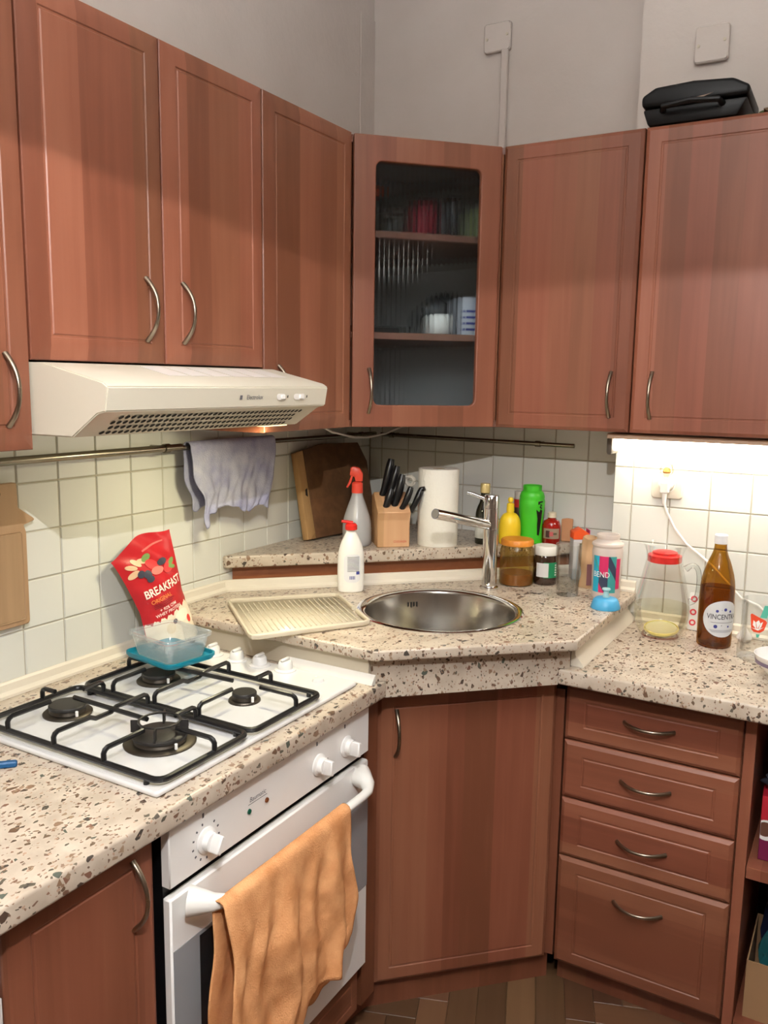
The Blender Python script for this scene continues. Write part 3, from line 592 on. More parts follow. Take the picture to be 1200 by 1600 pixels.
t = thing('moka_support', 'small dark flat-bar reducer stand on the large burner', 'pot stand', (.441, -1.431, ZW + .0302))
for a in range(4):
    c_, s_ = math.cos(a * PI / 2 + .6), math.sin(a * PI / 2 + .6)
    obj('leg', MB().box(.034, .050, -.0015, .0015, 0, .022, .0004), M_blackm, t, rot=(0, 0, a * PI / 2 + .6))
obj('ring', MB().tube([(.036 * math.cos(k * PI / 8 + .1), .036 * math.sin(k * PI / 8 + .1), .0205) for k in range(18)], .0022, 6, caps=False), M_blackm, t)

# ------------------------------------------------------------------ oven
def oven():
    Y0, Y1 = -1.567, -.9715; t = thing('oven', 'white built-in oven with a towel over its handle', 'oven', (0, Y0, .2), PI / 2); W = Y1 - Y0
    obj('body', MB().box(.004, W - .004, -.572, -.03, 0, .610), M_black, t, smooth=False)
    pa = obj('control_panel', MB().box(0, W, -.592, -.573, .511, .6165, .002), M_ovw, t)
    for i, (y, tilt) in enumerate(((-1.484, .5), (-1.161, .12), (-1.061, .12))):
        x = y - Y0; k = obj('control_knob', MB().lathe([(.022, 0), (.022, .003), (.0165, .006), (.0155, .016), (0, .016)], 28, ax='y'), M_ovw, t, (x, -.5921, .556))
        obj('grip', MB().prism([(-.0145, -.006), (.0145, -.006), (.0125, -.036), (-.0125, -.036)] if 0 else [(-.0055, -.015), (.0055, -.017), (.006, .013), (-.006, .015)], -.034, -.012, 'y', .002), M_ovw, k, rot=(0, tilt, 0))
        dots = 12 if i == 0 else 1
        for q in range(dots):
            a = q * 2 * PI / 13 + .7 + (0 if i == 0 else .87); obj('dial_mark', MB().box(-.0015, .0015, -.0004, 0, -.002, .002), M_ink, t, (x + .031 * math.sin(a), -.5921, .556 + .031 * math.cos(a)), (0, a, 0), smooth=False)
        obj('symbol', MB().box(-.002, .002, -.0004, 0, -.004, .004), M_ink, t, (x - .006, -.5921, .601), smooth=False); obj('symbol', MB().box(-.006, .006, -.0004, 0, -.0012, .0012), M_vent, t, (x + .008, -.5921, .602), smooth=False)
    obj('lettering', text_mesh('Baumatic', .0125, lambda x, y: Vector((.217 + x, -.5924, .5745 + y)), shear=.15), M_ink, t, smooth=False)
    obj('underline', MB().box(-.026, .026, -.0003, 0, -.0004, .0004), M_ink, t, (.217, -.5921, .567), smooth=False)
    for y, c in ((-1.374, (20, 90, 70)), (-1.325, (120, 70, 40))): obj('pilot_light', MB().lathe([(.005, 0), (.0045, .002), (0, .0022)], 14, ax='y'), plain('pilot', c, .2), t, (y - Y0, -.5921, .555))
    d = obj('door', MB().box(0, W, -.592, -.574, .007, .493, .003), M_ovw, t)
    obj('door_glass', MB().box(.003, W - .003, -.5935, -.5925, .200, .404), M_glassgrey, d, smooth=False)
    obj('window', MB().box(.062, W - .075, -.5941, -.5936, .215, .398), M_glassdark, d, smooth=False)
    pts = []; rad = []
    for k in range(25):
        s = -1 + 2 * k / 24; x = W / 2 + s * .258; e = max(0, (abs(s) - .80) / .20); pts.append((x + (0 if e < .9 else 0), -.592 - .05 * (1 - e ** 2.2) - .0005, .466 + .006 * e)); rad.append(.0095 + .018 * e ** 2)
    obj('handle', MB().tube(pts, rad, 14, flat=.9, up=(0, 0, 1)), M_wplast, d)
oven()
t = thing('oven_base_panel', 'brown wooden panel below the oven', 'panel', (0, -1.567, .08), PI / 2)
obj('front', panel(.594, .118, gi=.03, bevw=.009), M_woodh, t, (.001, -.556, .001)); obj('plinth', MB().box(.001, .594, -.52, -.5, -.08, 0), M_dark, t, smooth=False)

# towel over the oven handle
def drape(name, label, cat, mat, y0, y1, xc, zc, rr, front, back, wav, amp, edge, nu=90, nv=90, taper=None, th=.0025):
    tot = 1.0
    def fn(u, v):
        y = y0 + (y1 - y0) * u; fl = front(u); bl = back(u); arc = PI * rr; full = bl + arc + fl; s = v * full
        if s < bl:
            z = zc - (bl - s); x = xc - rr; d = bl - s; side = -1
        elif s < bl + arc:
            a = (s - bl) / rr; x = xc - rr * math.cos(a); z = zc + rr * math.sin(a); d = 0; side = 0
        else:
            d = s - bl - arc; z = zc - d; x = xc + rr; side = 1
        if side:
            k = min(1, d / .12); x += (side if side > 0 else .3) * amp * k * (wav(u, d) + 1) * .5; y += edge(u, d) * k
            if side < 0: y -= .012 * k
            z += .004 * math.sin(u * 37 + d * 20) * k * .5
        return (x, y, z)
    o = obj(name, MB().grid(fn, nu, nv), mat, ang=180, solid=th); return tag(o, label, cat)
M_orangecloth = cloth('orange_cloth', (206, 142, 92), (234, 174, 122), 330)
drape('kitchen_towel', 'orange waffle kitchen towel hanging over the oven handle', 'towel', M_orangecloth, -1.513, -1.142, .6425, .667, .0125,
      lambda u: .37 - .01 * math.sin(u * 9) if u < .52 else .37 - .075 * min(1, (u - .52) / .08) - .0 * u - (.04 * max(0, (u - .85) / .15) ** 2), lambda u: .35,
      lambda u, d: .6 * math.sin(u * 17 + .6) + .5 * math.sin(u * 31 + d * 7) + .3 * math.sin(u * 9 - d * 16) + .15 * math.sin(u * 47 + d * 28) + .10 * math.sin(u * 71 - d * 45 + 2) + .06 * math.sin(u * 23 + d * 90), .026,
      lambda u, d: .010 * math.sin(d * 26 + u * 3) - .02 * (u - .5) * 0)
M_bluecloth = cloth('grey_blue_cloth', (150, 152, 186), (182, 184, 204), 300)
drape('dish_cloth', 'lavender grey cloth hanging on the wall rail', 'cloth', M_bluecloth, -.935, -.606, .052, 1.338, .0115,
      lambda u: .168 + .012 * math.cos(u * 9.5) + .024 * (max(0, .14 - u) / .14) ** 1.3 + .026 * (max(0, u - .84) / .16) + .002 * math.sin(u * 47), lambda u: .155 + .008 * math.sin(u * 20),
      lambda u, d: .5 * math.sin(u * 13 + d * 12) + .4 * math.sin(u * 33 + 1 - d * 35) + .3 * math.sin(u * 60 + d * 60), .011, lambda u, d: .006 * math.sin(d * 60 + u * 7) + (.5 - u) * .09 * d / .2)

# ------------------------------------------------------------------ wall rails
def rail(name, label, p0, p1, r, br, tip):
    t = thing(name, label, 'rail', p0); P0, P1 = Vector(p0), Vector(p1); D = P1 - P0
    obj('tube', MB().tube([(0, 0, 0), tuple(D)], r, 14), M_rail, t)
    for s in br:
        q = D * s; wdir = Vector((-1, 0, 0)) if abs(D.y) > abs(D.x) else Vector((0, 1, 0)); dist = p0[0] if abs(D.y) > abs(D.x) else -p0[1]
        k = obj('bracket', MB().tube([q, q + wdir * (dist - .001)], .006, 10), M_rail, t); obj('collar', MB().tube([q - D.normalized() * .008, q + D.normalized() * .008], r + .0025, 14), M_rail, k)
rail('towel_rail', 'steel towel rail along the left wall tiles', (.050, -2.0, 1.338), (.050, -.955, 1.338), .0085, (.4, .955), 1)
rail('slim_rail', 'thin steel rail carrying the lavender cloth along the left wall', (.050, -.953, 1.336), (.050, -.05, 1.330), .0065, (.05, .9), 1)
rail('slim_rail', 'thin steel rail on the tiles behind the green bottle', (.07, -.045, 1.328), (.722, -.045, 1.322), .0065, (.06, .83), 1)
tag(obj('hanging_cable', MB().tube([(.13, -.50, 1.379), (.14, -.44, 1.355), (.15, -.34, 1.336), (.15, -.26, 1.332), (.16, -.17, 1.340), (.17, -.09, 1.358), (.18, -.05, 1.379)], .0032, 8), M_wplast), 'white cable sagging below the corner cabinet', 'cable')

# ------------------------------------------------------------------ wooden board hanging at the left
t = thing('serving_board', 'pale wooden board with pointed shoulders hanging on the left tiles', 'cutting board', (.0008, -1.425, 1.0))
out = [(.058, 0), (.062, .006), (.063, .19), (.058, .204), (.084, .211), (.082, .216), (.047, .241), (.046, .291), (-.046, .291), (-.047, .241), (-.082, .216), (-.084, .211), (-.058, .204), (-.063, .19), (-.062, .006), (-.058, 0)]
M_pine = wood('pale_board', (164, 126, 96), (184, 144, 112), (198, 160, 128), rough=.6, stave=9)
obj('plank', MB().prism(out, 0, .016, 'x', .003, 2), M_pine, t); obj('raised_field', MB().box(.0162, .0195, -.05, .05, .012, .192, .003), M_pine, t)
obj('hang_hole', MB().lathe([(0, .0166), (.008, .0166)], 16, (0, 0, 0), 'x'), M_hole, t, (0, 0, .272))

# ------------------------------------------------------------------ breakfast pouch
def pouch():
    t = thing('breakfast_pouch', 'red breakfast pouch leaning on the tiles behind the hob', 'food pouch', (.089, -1.03, ZW + .0165))
    up = Vector((-.052, -.062, .257)).normalized(); rt = Vector((.13, .985, .06)); rt = (rt - up * rt.dot(up)).normalized(); nn = rt.cross(up).normalized(); H = .272
    def wdt(v): return .118 + .03 * (1 - v) ** 2 + .058 * max(0, v - .42) ** .9 / .58 ** .9 - .0 * v
    def S(u, v, side, o=0):
        a = max(0, 1 - abs(2 * u) ** 2.4); th = (.026 * (1 - v) ** .7 + .004) * a * (1 - .2 * math.sin(v * 9)) * min(1, (1.0 - v) * 6 + .03) + .0004
        top = .012 * (math.cos(u * 6) - .5) * v ** 8 + .01 * u * v ** 6; x = u * wdt(v)
        wr = .0022 * math.sin(v * 23 + u * 14) * a * (.3 + v)
        return rt * x + up * (v * H + top) + nn * (side * th + wr + (o if side > 0 else 0)) + rt * (.010 * math.sin(v * 2.2))
    red = plain('pouch_red', (186, 34, 42), .30, bump=.25, bscale=40); foil = plain('pouch_foil', (196, 188, 176), .35)
    obj('front', MB().grid(lambda a, b: S(a - .5, b, 1), 24, 40), red, t, ang=180); obj('back', MB().grid(lambda a, b: S(a - .5, b, -1), 24, 40), foil, t, ang=180)
    def F(x, y, o=.0008): v = y / H; return S(max(-.5, min(.5, x / wdt(max(0, min(1, v))))), max(0, min(1, v)), 1, o)
    b = MB()
    def cl(a, bb):
        u = (a - .5) * .985; topv = .29 + .10 * max(0, u) + .012 * math.sin(a * 44) + .008 * math.sin(a * 91); return S(u, bb * topv, 1, .0007)
    obj('printed_cream', b.grid(cl, 48, 10), plain('print_cream', (236, 222, 200), .45), t, ang=180)
    def blob(cx, cy, rx, ry, col, rot=0, o=.0011, name='printed_fruit'):
        pl = [(cx + rx * math.cos(a) * math.cos(rot) - ry * math.sin(a) * math.sin(rot), cy + rx * math.cos(a) * math.sin(rot) + ry * math.sin(a) * math.cos(rot)) for a in [k * 2 * PI / 18 for k in range(18)]]
        obj(name, MB().star(pl, lambda x, y: F(x, y, o), 3), plain('print', col, .45), t, smooth=True, ang=180)
    nut = (222, 186, 150); bb = (62, 64, 78); st = (220, 58, 60); gr = (120, 150, 84)
    for i, (cx, cy, rx, ry, c, ro) in enumerate(((-.052, .222, .016, .006, nut, -.6), (-.036, .226, .016, .006, nut, -.9), (-.018, .222, .016, .006, nut, -.4), (-.052, .203, .015, .008, nut, .2), (-.008, .225, .012, .008, gr, .3), (.0, .205, .018, .011, st, -.7), (-.022, .190, .010, .010, bb, 0), (-.036, .197, .009, .009, bb, 0), (-.020, .178, .009, .008, bb, 0), (.006, .188, .018, .009, (236, 120, 110), -.1), (.026, .202, .013, .008, bb, .1), (.041, .186, .020, .012, st, .5), (.052, .193, .012, .006, gr, .4), (.048, .181, .011, .005, gr, -.4))): blob(cx, cy, rx, ry, c, ro, .0010 + i * .00012)
    for cx, cy, rx, ry, c in ((.006, .060, .006, .006, bb), (.050, .048, .007, .009, (224, 60, 52)), (.03, .065, .024, .014, (244, 234, 214)), (-.01, .05, .014, .012, (226, 206, 176))): blob(cx, cy, rx, ry, c, 0, .0016)
    for s, sz, y, x, m, sxx in (('BREAKFAST', .0262, .147, .006, plain('print_white', (240, 226, 214), .5), .80), ('ORIGINAL', .0135, .1255, -.012, plain('print_gold', (226, 130, 70), .5), .9), ('+ 92% CFM', .0100, .101, -.002, plain('print_white2', (238, 214, 206), .5), 1.0), ('WHEY PROTEIN', .0100, .0905, -.002, plain('print_white3', (238, 214, 206), .5), 1.0)):
        obj('lettering', text_mesh(s, sz, lambda a, c: F(x + a, y + c, .0019), sx=sxx, bold=sz * .02), m, t, smooth=False)
    for k in range(3): obj('printed_line', MB().star([(-.036, .1175 - k * .004), (.022 - .006 * k, .1175 - k * .004), (.022 - .006 * k, .1159 - k * .004), (-.036, .1159 - k * .004)], lambda x, y: F(x, y, .0015), 3), plain('print_dk', (130, 20, 34), .5), t, smooth=False)
    obj('seal_seam', MB().star([(-.01, .243), (.055, .250), (.055, .246), (-.01, .239)], lambda x, y: F(x, y, .0012), 3), plain('print_pink', (232, 110, 104), .35), t, smooth=False)
pouch()

# ------------------------------------------------------------------ food container and lid on the hob
def shell(x, y, r0, r1, h, n=6, th=.0012, rim=.004, base=True):   # open tapering tub with rounded corners
    rings = []
    for sx, sy, z in ((r0[0], r0[1], 0), (r0[0] + .002, r0[1] + .002, .003), (r1[0], r1[1], h - .006), (r1[0] + rim, r1[1] + rim, h - .006), (r1[0] + rim, r1[1] + rim, h), (r1[0] - .001, r1[1] - .001, h), (r0[0], r0[1], .004), (r0[0] - .003, r0[1] - .003, .0015)):
        rings.append([(a, b, z) for a, b in rrect(-sx, sx, -sy, sy, min(sx, sy) * .32, n)])
    b = MB(); m = len(rings[0]); b.v = [p for r_ in rings for p in r_]
    for k in range(len(rings) - 1): b.f += [(k * m + i, k * m + (i + 1) % m, k * m + m + (i + 1) % m, k * m + m + i) for i in range(m)]
    b.f += [tuple(range(m))[::-1], tuple(range(len(rings) * m - m, len(rings) * m))]; return b
cz = ZW + .0101 + .0415
M_teal = clear('teal_plastic', (.16, .62, .70), .1, .1, body=.62, bodycol=(20, 150, 175))
M_tub = clear('tub_plastic', (.95, .97, .98), .12, .08, body=.12, bodycol=(222, 232, 238))
t = thing('container_lid', 'translucent teal lid lying on the pan support', 'lid', (.2115, -1.168, cz), math.radians(-9))
obj('plate', MB().prism(rrect(-.076, .076, -.060, .060, .018), 0, .003), M_teal, t); obj('rim', shell(0, 0, (.077, .061), (.079, .063), .012, rim=.002), M_teal, t, (0, 0, .0001))
bpy.data.objects.remove(t.children[0])
t = thing('food_container', 'clear plastic food container standing on the teal lid', 'food container', (.2115, -1.168, cz + .0045), math.radians(-9))
obj('tub', shell(0, 0, (.058, .046), (.070, .057), .052, rim=.005), M_tub, t)
# blue tool at left
t = thing('blue_gas_lighter', 'blue stick lying on worktop at the left edge by the hob', 'lighter', (.262, -1.640, ZW + .0002), math.radians(46))
obj('barrel', MB().prism(rrect(-.07, .044, -.006, .006, .003), 0, .010, 'z', .002), plain('blue_plastic', (22, 84, 134), .35), t); obj('nozzle', MB().box(-.13, -.071, -.004, .004, .001, .009, .001), M_nickel, t)

# ------------------------------------------------------------------ sink and tap
t = thing('round_sink', 'round stainless steel sink in the raised corner worktop', 'sink', (*sinkC, ZS))
obj('rim', MB().lathe([(SR - .014, .0006), (SR + .003, .0006), (SR + .003, .0022), (SR - .004, .0045), (SR - .013, .003), (SR - .018, -.002)], 64), M_chrome, t)
obj('bowl', MB().lathe([(SR - .018, -.002), (SR - .021, -.010), (SR - .025, -.10), (SR - .04, -.128), (SR - .07, -.138), (.04, -.142), (.036, -.148), (0, -.148)], 64), M_sink, t)
ph = math.radians(140)
for k in range(4): obj('overflow_slot', MB().box(-.0025, .0025, -.0008, .0, -.008, .008), M_hole, t, ((SR - .0225) * math.cos(ph + (k - 1.5) * .045), (SR - .0225) * math.sin(ph + (k - 1.5) * .045), -.035), (0, 0, ph + (k - 1.5) * .045 - PI / 2 + PI), smooth=False)
obj('drain', MB().lathe([(.036, -.1468), (.03, -.1455), (.01, -.1462), (0, -.1462)], 24), M_chrome, t)
t = thing('mixer_tap', 'chrome single-lever mixer tap behind the sink', 'tap', (.588, -.328, ZS))
obj('base_ring', MB().lathe([(0, .0004), (.026, .0004), (.026, .006), (.0215, .009), (0, .009)], 28), M_chrome, t)
obj('column', MB().lathe([(0, .0091), (.0205, .0091), (.0205, .168), (.0195, .169), (.0205, .170), (.0205, .225), (.0195, .226), (.0205, .227), (.0205, .258), (.018, .262), (0, .263)], 32), M_chrome, t)
e = Vector((.527 - .588, -.548 + .328, .232)); s0 = Vector((0, 0, .178)); dv = (e - s0).normalized()
sp = obj('spout', MB().tube([s0 + dv * .012, s0 + dv * .1, e], [.0135, .0135, .0135], 20), M_chrome, t); obj('aerator', MB().tube([e + dv * .0002, e + dv * .0012], .0118, 20), M_grey, sp)
obj('lever', MB().tube([(-.012, -.004, .248), (-.05, -.02, .263), (-.062, -.026, .266)], [.0055, .0048, .0045], 12), M_chrome, t)

# ------------------------------------------------------------------ draining tray
def tray():
    t = thing('draining_tray', 'cream plastic dish draining tray beside the sink', 'draining tray', (.3, -.83, ZS + .0006))
    c = [Vector((.098, -.848)), Vector((.292, -.640)), Vector((.498, -.815)), Vector((.345, -1.060))]; o_ = Vector((.3, -.83))
    def Q(u, v): return (c[0] * (1 - u) + c[3] * u) * (1 - v) + (c[1] * (1 - u) + c[2] * u) * v - o_
    M_cr = clear('cream_plastic', (.95, .92, .84), .05, .25, body=.70, bodycol=(226, 216, 196))
    def fl(u, v): p = Q(.03 + .94 * u, .03 + .94 * v); return (p.x, p.y, .0035 + .006 * (1 - v) * 0)
    b = MB().grid(fl, 2, 2); obj('floor_plate', b, M_cr, t, solid=.002)
    for k in range(20):
        v = .07 + .86 * k / 19
        for a0, a1 in ((.06, .30), (.33, .57), (.60, .84)):
            p, q = Q(a0 + .04, v), Q(a1 + .04, v); obj('rib', MB().tube([(p.x, p.y, .006), (q.x, q.y, .006)], .0016, 5), M_cr, t)
    def wallseg(seq, h, name):
        pts = [Q(*s) for s in seq]; obj(name, MB().tube([(p.x, p.y, h) for p in pts], .0048, 8, flat=1.3), M_cr, t)
    wallseg([(.06, 0), (.94, 0), (.985, .012), (1, .06), (1, .5), (1, .94), (.985, .985), (.94, 1), (.62, 1)], .0075, 'raised_rim')
    wallseg([(.52, 1), (.06, 1)], .0075, 'raised_rim'); wallseg([(.06, 0), (.015, .015), (0, .06), (0, .94), (.02, .985), (.06, 1)], .0065, 'back_rim')
tray()

# ------------------------------------------------------------------ bottles and jars
def on_prof(prof, th0, o):
    def fn(x, y): r = interp(prof, y) + o; a = th0 + x / max(r, .01); return Vector((r * math.cos(a), r * math.sin(a), y))
    return fn
def patch(prof, th0, half, z0, z1, o, nu=14, nv=6):
    f = on_prof(prof, th0, o); return MB().grid(lambda u, v: f((u - .5) * 2 * half, z0 + (z1 - z0) * v), nu, nv)
# washing-up liquid (oval body)
x, y = .285, -.564; t = thing('dish_soap_bottle', 'white dish soap bottle with a red cap beside the sink', 'bottle', (x, y, ZS + .0004), facing(x, y) + PI / 2 + .12)
pr = round_prof([(.030, 0), (.0355, .002), (.0365, .05), (.0355, .10), (.030, .128), (.020, .150), (.0135, .162), (.0135, .170)], 2); pr = [(0, 0)] + pr + [(0, .170)]
b = MB().lathe(pr, 36); b.v = [(p[0], p[1] * .62, p[2]) for p in b.v]; obj('body', b, M_wplast, t)
def SF(a, c, o=.0006): r_ = interp(pr[1:-1], c); xx = max(-.98, min(.98, a / r_)); return Vector((a, -(r_ * .62 * math.sqrt(1 - xx * xx) + o), c))
obj('label_panel', MB().star(rrect(-.021, .024, .028, .105, .015), SF, 5), plain('soft_white', (226, 226, 228), .5), t, ang=180)
for k in range(11): obj('printed_line', MB().star([(-.012, .098 - k * .0038), (.020, .098 - k * .0038), (.020, .0965 - k * .0038), (-.012, .0965 - k * .0038)], lambda a, c: SF(a, c, .001), 2), M_ink, t, smooth=False)
obj('printed_logo', MB().star([(.012, .058), (.021, .058), (.021, .050), (.012, .050)], lambda a, c: SF(a, c, .001), 2), M_inkb, t, smooth=False)
for k in range(6): obj('barcode_bar', MB().star([(-.006 + k * .0026, .046), (-.0045 + k * .0026, .046), (-.0045 + k * .0026, .037), (-.006 + k * .0026, .037)], lambda a, c: SF(a, c, .001), 2), M_inkb, t, smooth=False)
cp = obj('cap', MB().lathe([(0, .1695), (.0165, .1695), (.0165, .181), (.012, .186), (0, .187)], 24), M_red, t); obj('flip_spout', MB().tube([(.004, 0, .187), (-.012, 0, .190), (-.026, 0, .192)], [.005, .0045, .004], 10), M_red, cp)
# spray bottle
x, y = .212, -.418; t = thing('spray_bottle', 'translucent spray bottle with red trigger head on the corner shelf', 'bottle', (x, y, ZC + .0004), facing(x, y) + PI / 2)
pr = [(0, 0), (.038, 0), (.0415, .004), (.0415, .05), (.039, .075), (.028, .11), (.016, .142), (.0155, .150), (0, .150)]
obj('body', MB().lathe([pr[0]] + round_prof(pr[1:-1], 1) + [pr[-1]], 36), clear('milky_plastic', (.92, .92, .92), .08, .2, body=.52, bodycol=(222, 222, 222)), t); obj('liquid', MB().lathe([(0, .002), (.036, .002), (.039, .006), (.039, .036), (0, .036)], 36), clear('dilute', (.86, .88, .88), .05, .1, body=.25, bodycol=(206, 206, 206)), t)
M_sr = plain('spray_red', (226, 74, 54), .4)
obj('collar', MB().lathe([(0, .1503), (.0165, .1503), (.0155, .178), (.010, .182), (0, .182)], 24), M_sr, t)
hd = obj('trigger_head', MB().prism([(-.022, .200), (-.020, .222), (-.012, .226), (.006, .222), (.016, .205), (.015, .183), (-.006, .183), (-.008, .196)], -.009, .009, 'y', .003, 2), M_sr, t)
obj('trigger', MB().prism([(-.012, .200), (-.018, .200), (-.024, .182), (-.032, .166), (-.027, .164), (-.018, .178)], -.006, .006, 'y', .0015), M_sr, hd)
# paper roll
x, y = .400, -.277; t = thing('paper_towel_roll', 'white paper towel roll standing on the corner shelf', 'paper roll', (x, y, ZC + .0003))
obj('roll', MB().lathe([(.02, 0), (.0575, 0), (.0585, .002), (.0585, .219), (.0575, .221), (.02, .221), (.02, 0)], 40), plain('tissue', (234, 230, 218), .95, bump=.6, bscale=160), t); obj('core', MB().lathe([(.0195, .001), (.0195, .220), (.0175, .220), (.0175, .001), (.0195, .001)], 24), plain('cardboard', (150, 122, 92), .9), t)
# oil bottle
x, y = .509, -.190; pr = [(0, 0), (.025, 0), (.027, .003), (.027, .085), (.023, .105), (.0135, .125), (.0125, .150), (0, .150)]
t = thing('oil_bottle', 'dark oil bottle with a gold cap behind the tap', 'bottle', (x, y, ZC + .0004)); obj('body', MB().lathe([pr[0]] + round_prof(pr[1:-1], 1) + [pr[-1]], 28), plain('dark_glass', (26, 26, 14), .1, coat=.5), t)
obj('label', patch([(.027, 0), (.027, .085), (.023, .105)], facing(x, y) - .35, .026, .018, .078, .0005), plain('oil_label', (196, 196, 188), .6), t, ang=180)
obj('cap', MB().lathe([(0, .1502), (.0145, .1502), (.0145, .174), (.0135, .177), (0, .177)], 24), plain('gold_cap', (196, 176, 120), .35, .3), t)
# lemon bottle
x, y = .573, -.150; t = thing('lemon_juice_bottle', 'yellow squeeze bottle with a small round stopper', 'bottle', (x, y, ZC + .0004)); M_yel = plain('lemon_yellow', (236, 200, 40), .4)
pr = [(0, 0), (.029, 0), (.032, .004), (.032, .05), (.030, .072), (.020, .088), (.010, .092), (.0095, .095), (0, .095)]
obj('body', MB().lathe([pr[0]] + round_prof(pr[1:-1], 2) + [pr[-1]], 32), M_yel, t); k = obj('nozzle', MB().lathe([(0, .0952), (.0115, .0952), (.0105, .118), (.006, .121), (0, .121)], 20), M_yel, t)
obj('stopper', MB().lathe([(0, .121), (.007, .124), (.0085, .130), (.006, .136), (0, .138)], 16), M_yel, k)
# spice mill
x, y = .575, -.075; t = thing('spice_jar', 'spice jar with red band behind the yellow bottle', 'jar', (x, y, ZC + .0004)); obj('body', MB().lathe([(0, 0), (.019, 0), (.0195, .003), (.0195, .108), (.017, .112), (0, .112)], 24), plain('spice_dark', (58, 42, 34), .3), t)
obj('red_band', MB().lathe([(.0198, .100), (.0198, .124), (0, .124)], 24), plain('band_red', (178, 36, 30), .5), t); obj('lid', MB().lathe([(.0195, .1242), (.0195, .146), (.018, .148), (0, .148)], 24), plain('lid_tr', (176, 168, 160), .3), t)
# green shaker
x, y = .620, -.100; t = thing('green_bottle', 'bright green open sports bottle with black emblem', 'bottle', (x, y, ZC + .0004)); M_grn = plain('lime_green', (66, 190, 40), .4)
gp = [(.031, 0), (.035, .003), (.034, .02), (.0335, .06), (.0375, .105), (.038, .125), (.0355, .133), (.037, .137), (.033, .150), (.0275, .156), (.0275, .171)]
obj('body', MB().lathe([(0, 0)] + gp + [(.0255, .171), (.0255, .150), (.030, .14), (.031, .01), (0, .01)], 36), M_grn, t)
th = facing(x, y) + .75
def GF(a, c, o=.0007): return on_prof(gp, th, o)(a, c)
for poly in ([(-.015, .104), (-.004, .096), (-.002, .104), (.008, .100), (.006, .06), (.0, .026), (-.007, .028), (-.008, .075)], [(-.010, .128), (.008, .128), (.008, .124), (-.006, .124), (-.006, .118), (-.010, .118)], [(-.004, .120), (.006, .117), (.0, .112), (.006, .107), (.003, .104), (-.006, .111), (.0, .115)]):
    obj('black_emblem', MB().star(poly, GF, 4), M_black, t, ang=180)
# sauce bottle and flat packet
x, y = .676, -.080; t = thing('sauce_bottle', 'small red sauce bottle right of the green bottle', 'bottle', (x, y, ZC + .0004))
pr = [(.024, 0), (.0265, .003), (.0265, .055), (.022, .068), (.012, .074), (.0115, .078)]; obj('body', MB().lathe([(0, 0)] + pr + [(0, .078)], 28), plain('sauce_red', (150, 26, 18), .15, coat=.4), t)
obj('label', patch(pr, facing(x, y), .026, .018, .048, .0005), plain('sauce_label', (150, 130, 110), .6), t, ang=180)
for k in range(3): obj('printed_line', patch(pr, facing(x, y) + (k - 1) * .4, .006, .022 + .004 * k, .042 - .003 * k, .0009, 4, 2), plain('sl%d' % k, ((70, 40, 36), (190, 90, 90), (90, 84, 60))[k], .6), t, ang=180)
obj('cap', MB().lathe([(0, .0782), (.013, .0782), (.0125, .092), (.010, .094), (0, .094)], 20), plain('cap_cream', (214, 200, 176), .4), t)
tag(obj('seasoning_packet', MB().prism([(-.016, 0), (.016, 0), (.017, .068), (.0, .070), (-.017, .067)], -.006, .006, 'y', .002), plain('peach_card', (196, 140, 96), .6), loc=(.704, -.022, ZC + .0004), rot=(-.08, 0, .2)), 'peach paper packet leaning on the tiles behind the red sauce', 'packet')
# large jar
x, y = .630, -.232; t = thing('honey_jar', 'glass jar with orange lid and brown dregs right of the tap', 'jar', (x, y, ZS + .0004))
pr = [(.040, 0), (.047, .004), (.048, .02), (.048, .095), (.045, .106), (.041, .112)]
obj('glass', MB().lathe([(0, 0)] + pr + [(.041, .118)], 40), clear('amber_smear', (.93, .84, .50), .12, .03, body=.14, bodycol=(170, 130, 50)), t); obj('dregs', MB().lathe([(0, .003), (.0445, .003), (.046, .01), (.046, .034), (0, .031)], 40), plain('brown_dregs', (126, 66, 32), .3), t)
obj('lid', MB().lathe([(.043, .113), (.046, .114), (.046, .126), (.043, .130), (0, .131)], 40), plain('orange_lid', (214, 132, 40), .45, bump=.5, bscale=120), t)
# spread jar
x, y = .697, -.180; t = thing('spread_jar', 'brown spread jar with white lid and green label', 'jar', (x, y, ZS + .0004)); pr = [(.031, 0), (.0335, .003), (.034, .03), (.034, .066), (.031, .080), (.0295, .084)]
obj('glass', MB().lathe([(0, 0)] + pr + [(0, .084)], 32), plain('choc', (52, 34, 24), .12, coat=.5), t); obj('lid', MB().lathe([(0, .0842), (.032, .0842), (.033, .086), (.033, .106), (.031, .110), (0, .110)], 32), plain('white_lid', (224, 222, 214), .5), t)
fc = facing(x, y); obj('green_label', patch(pr, fc + .55, .024, .022, .066, .0005), plain('label_green', (24, 128, 82), .5), t, ang=180); obj('white_label', patch(pr, fc - .25, .018, .024, .064, .0008), plain('label_white', (206, 204, 202), .5), t, ang=180)
for k in range(5): obj('printed_mark', patch(pr, fc + .95, .003, .028 + k * .007, .032 + k * .007, .0009, 3, 1), M_paper, t, ang=180)
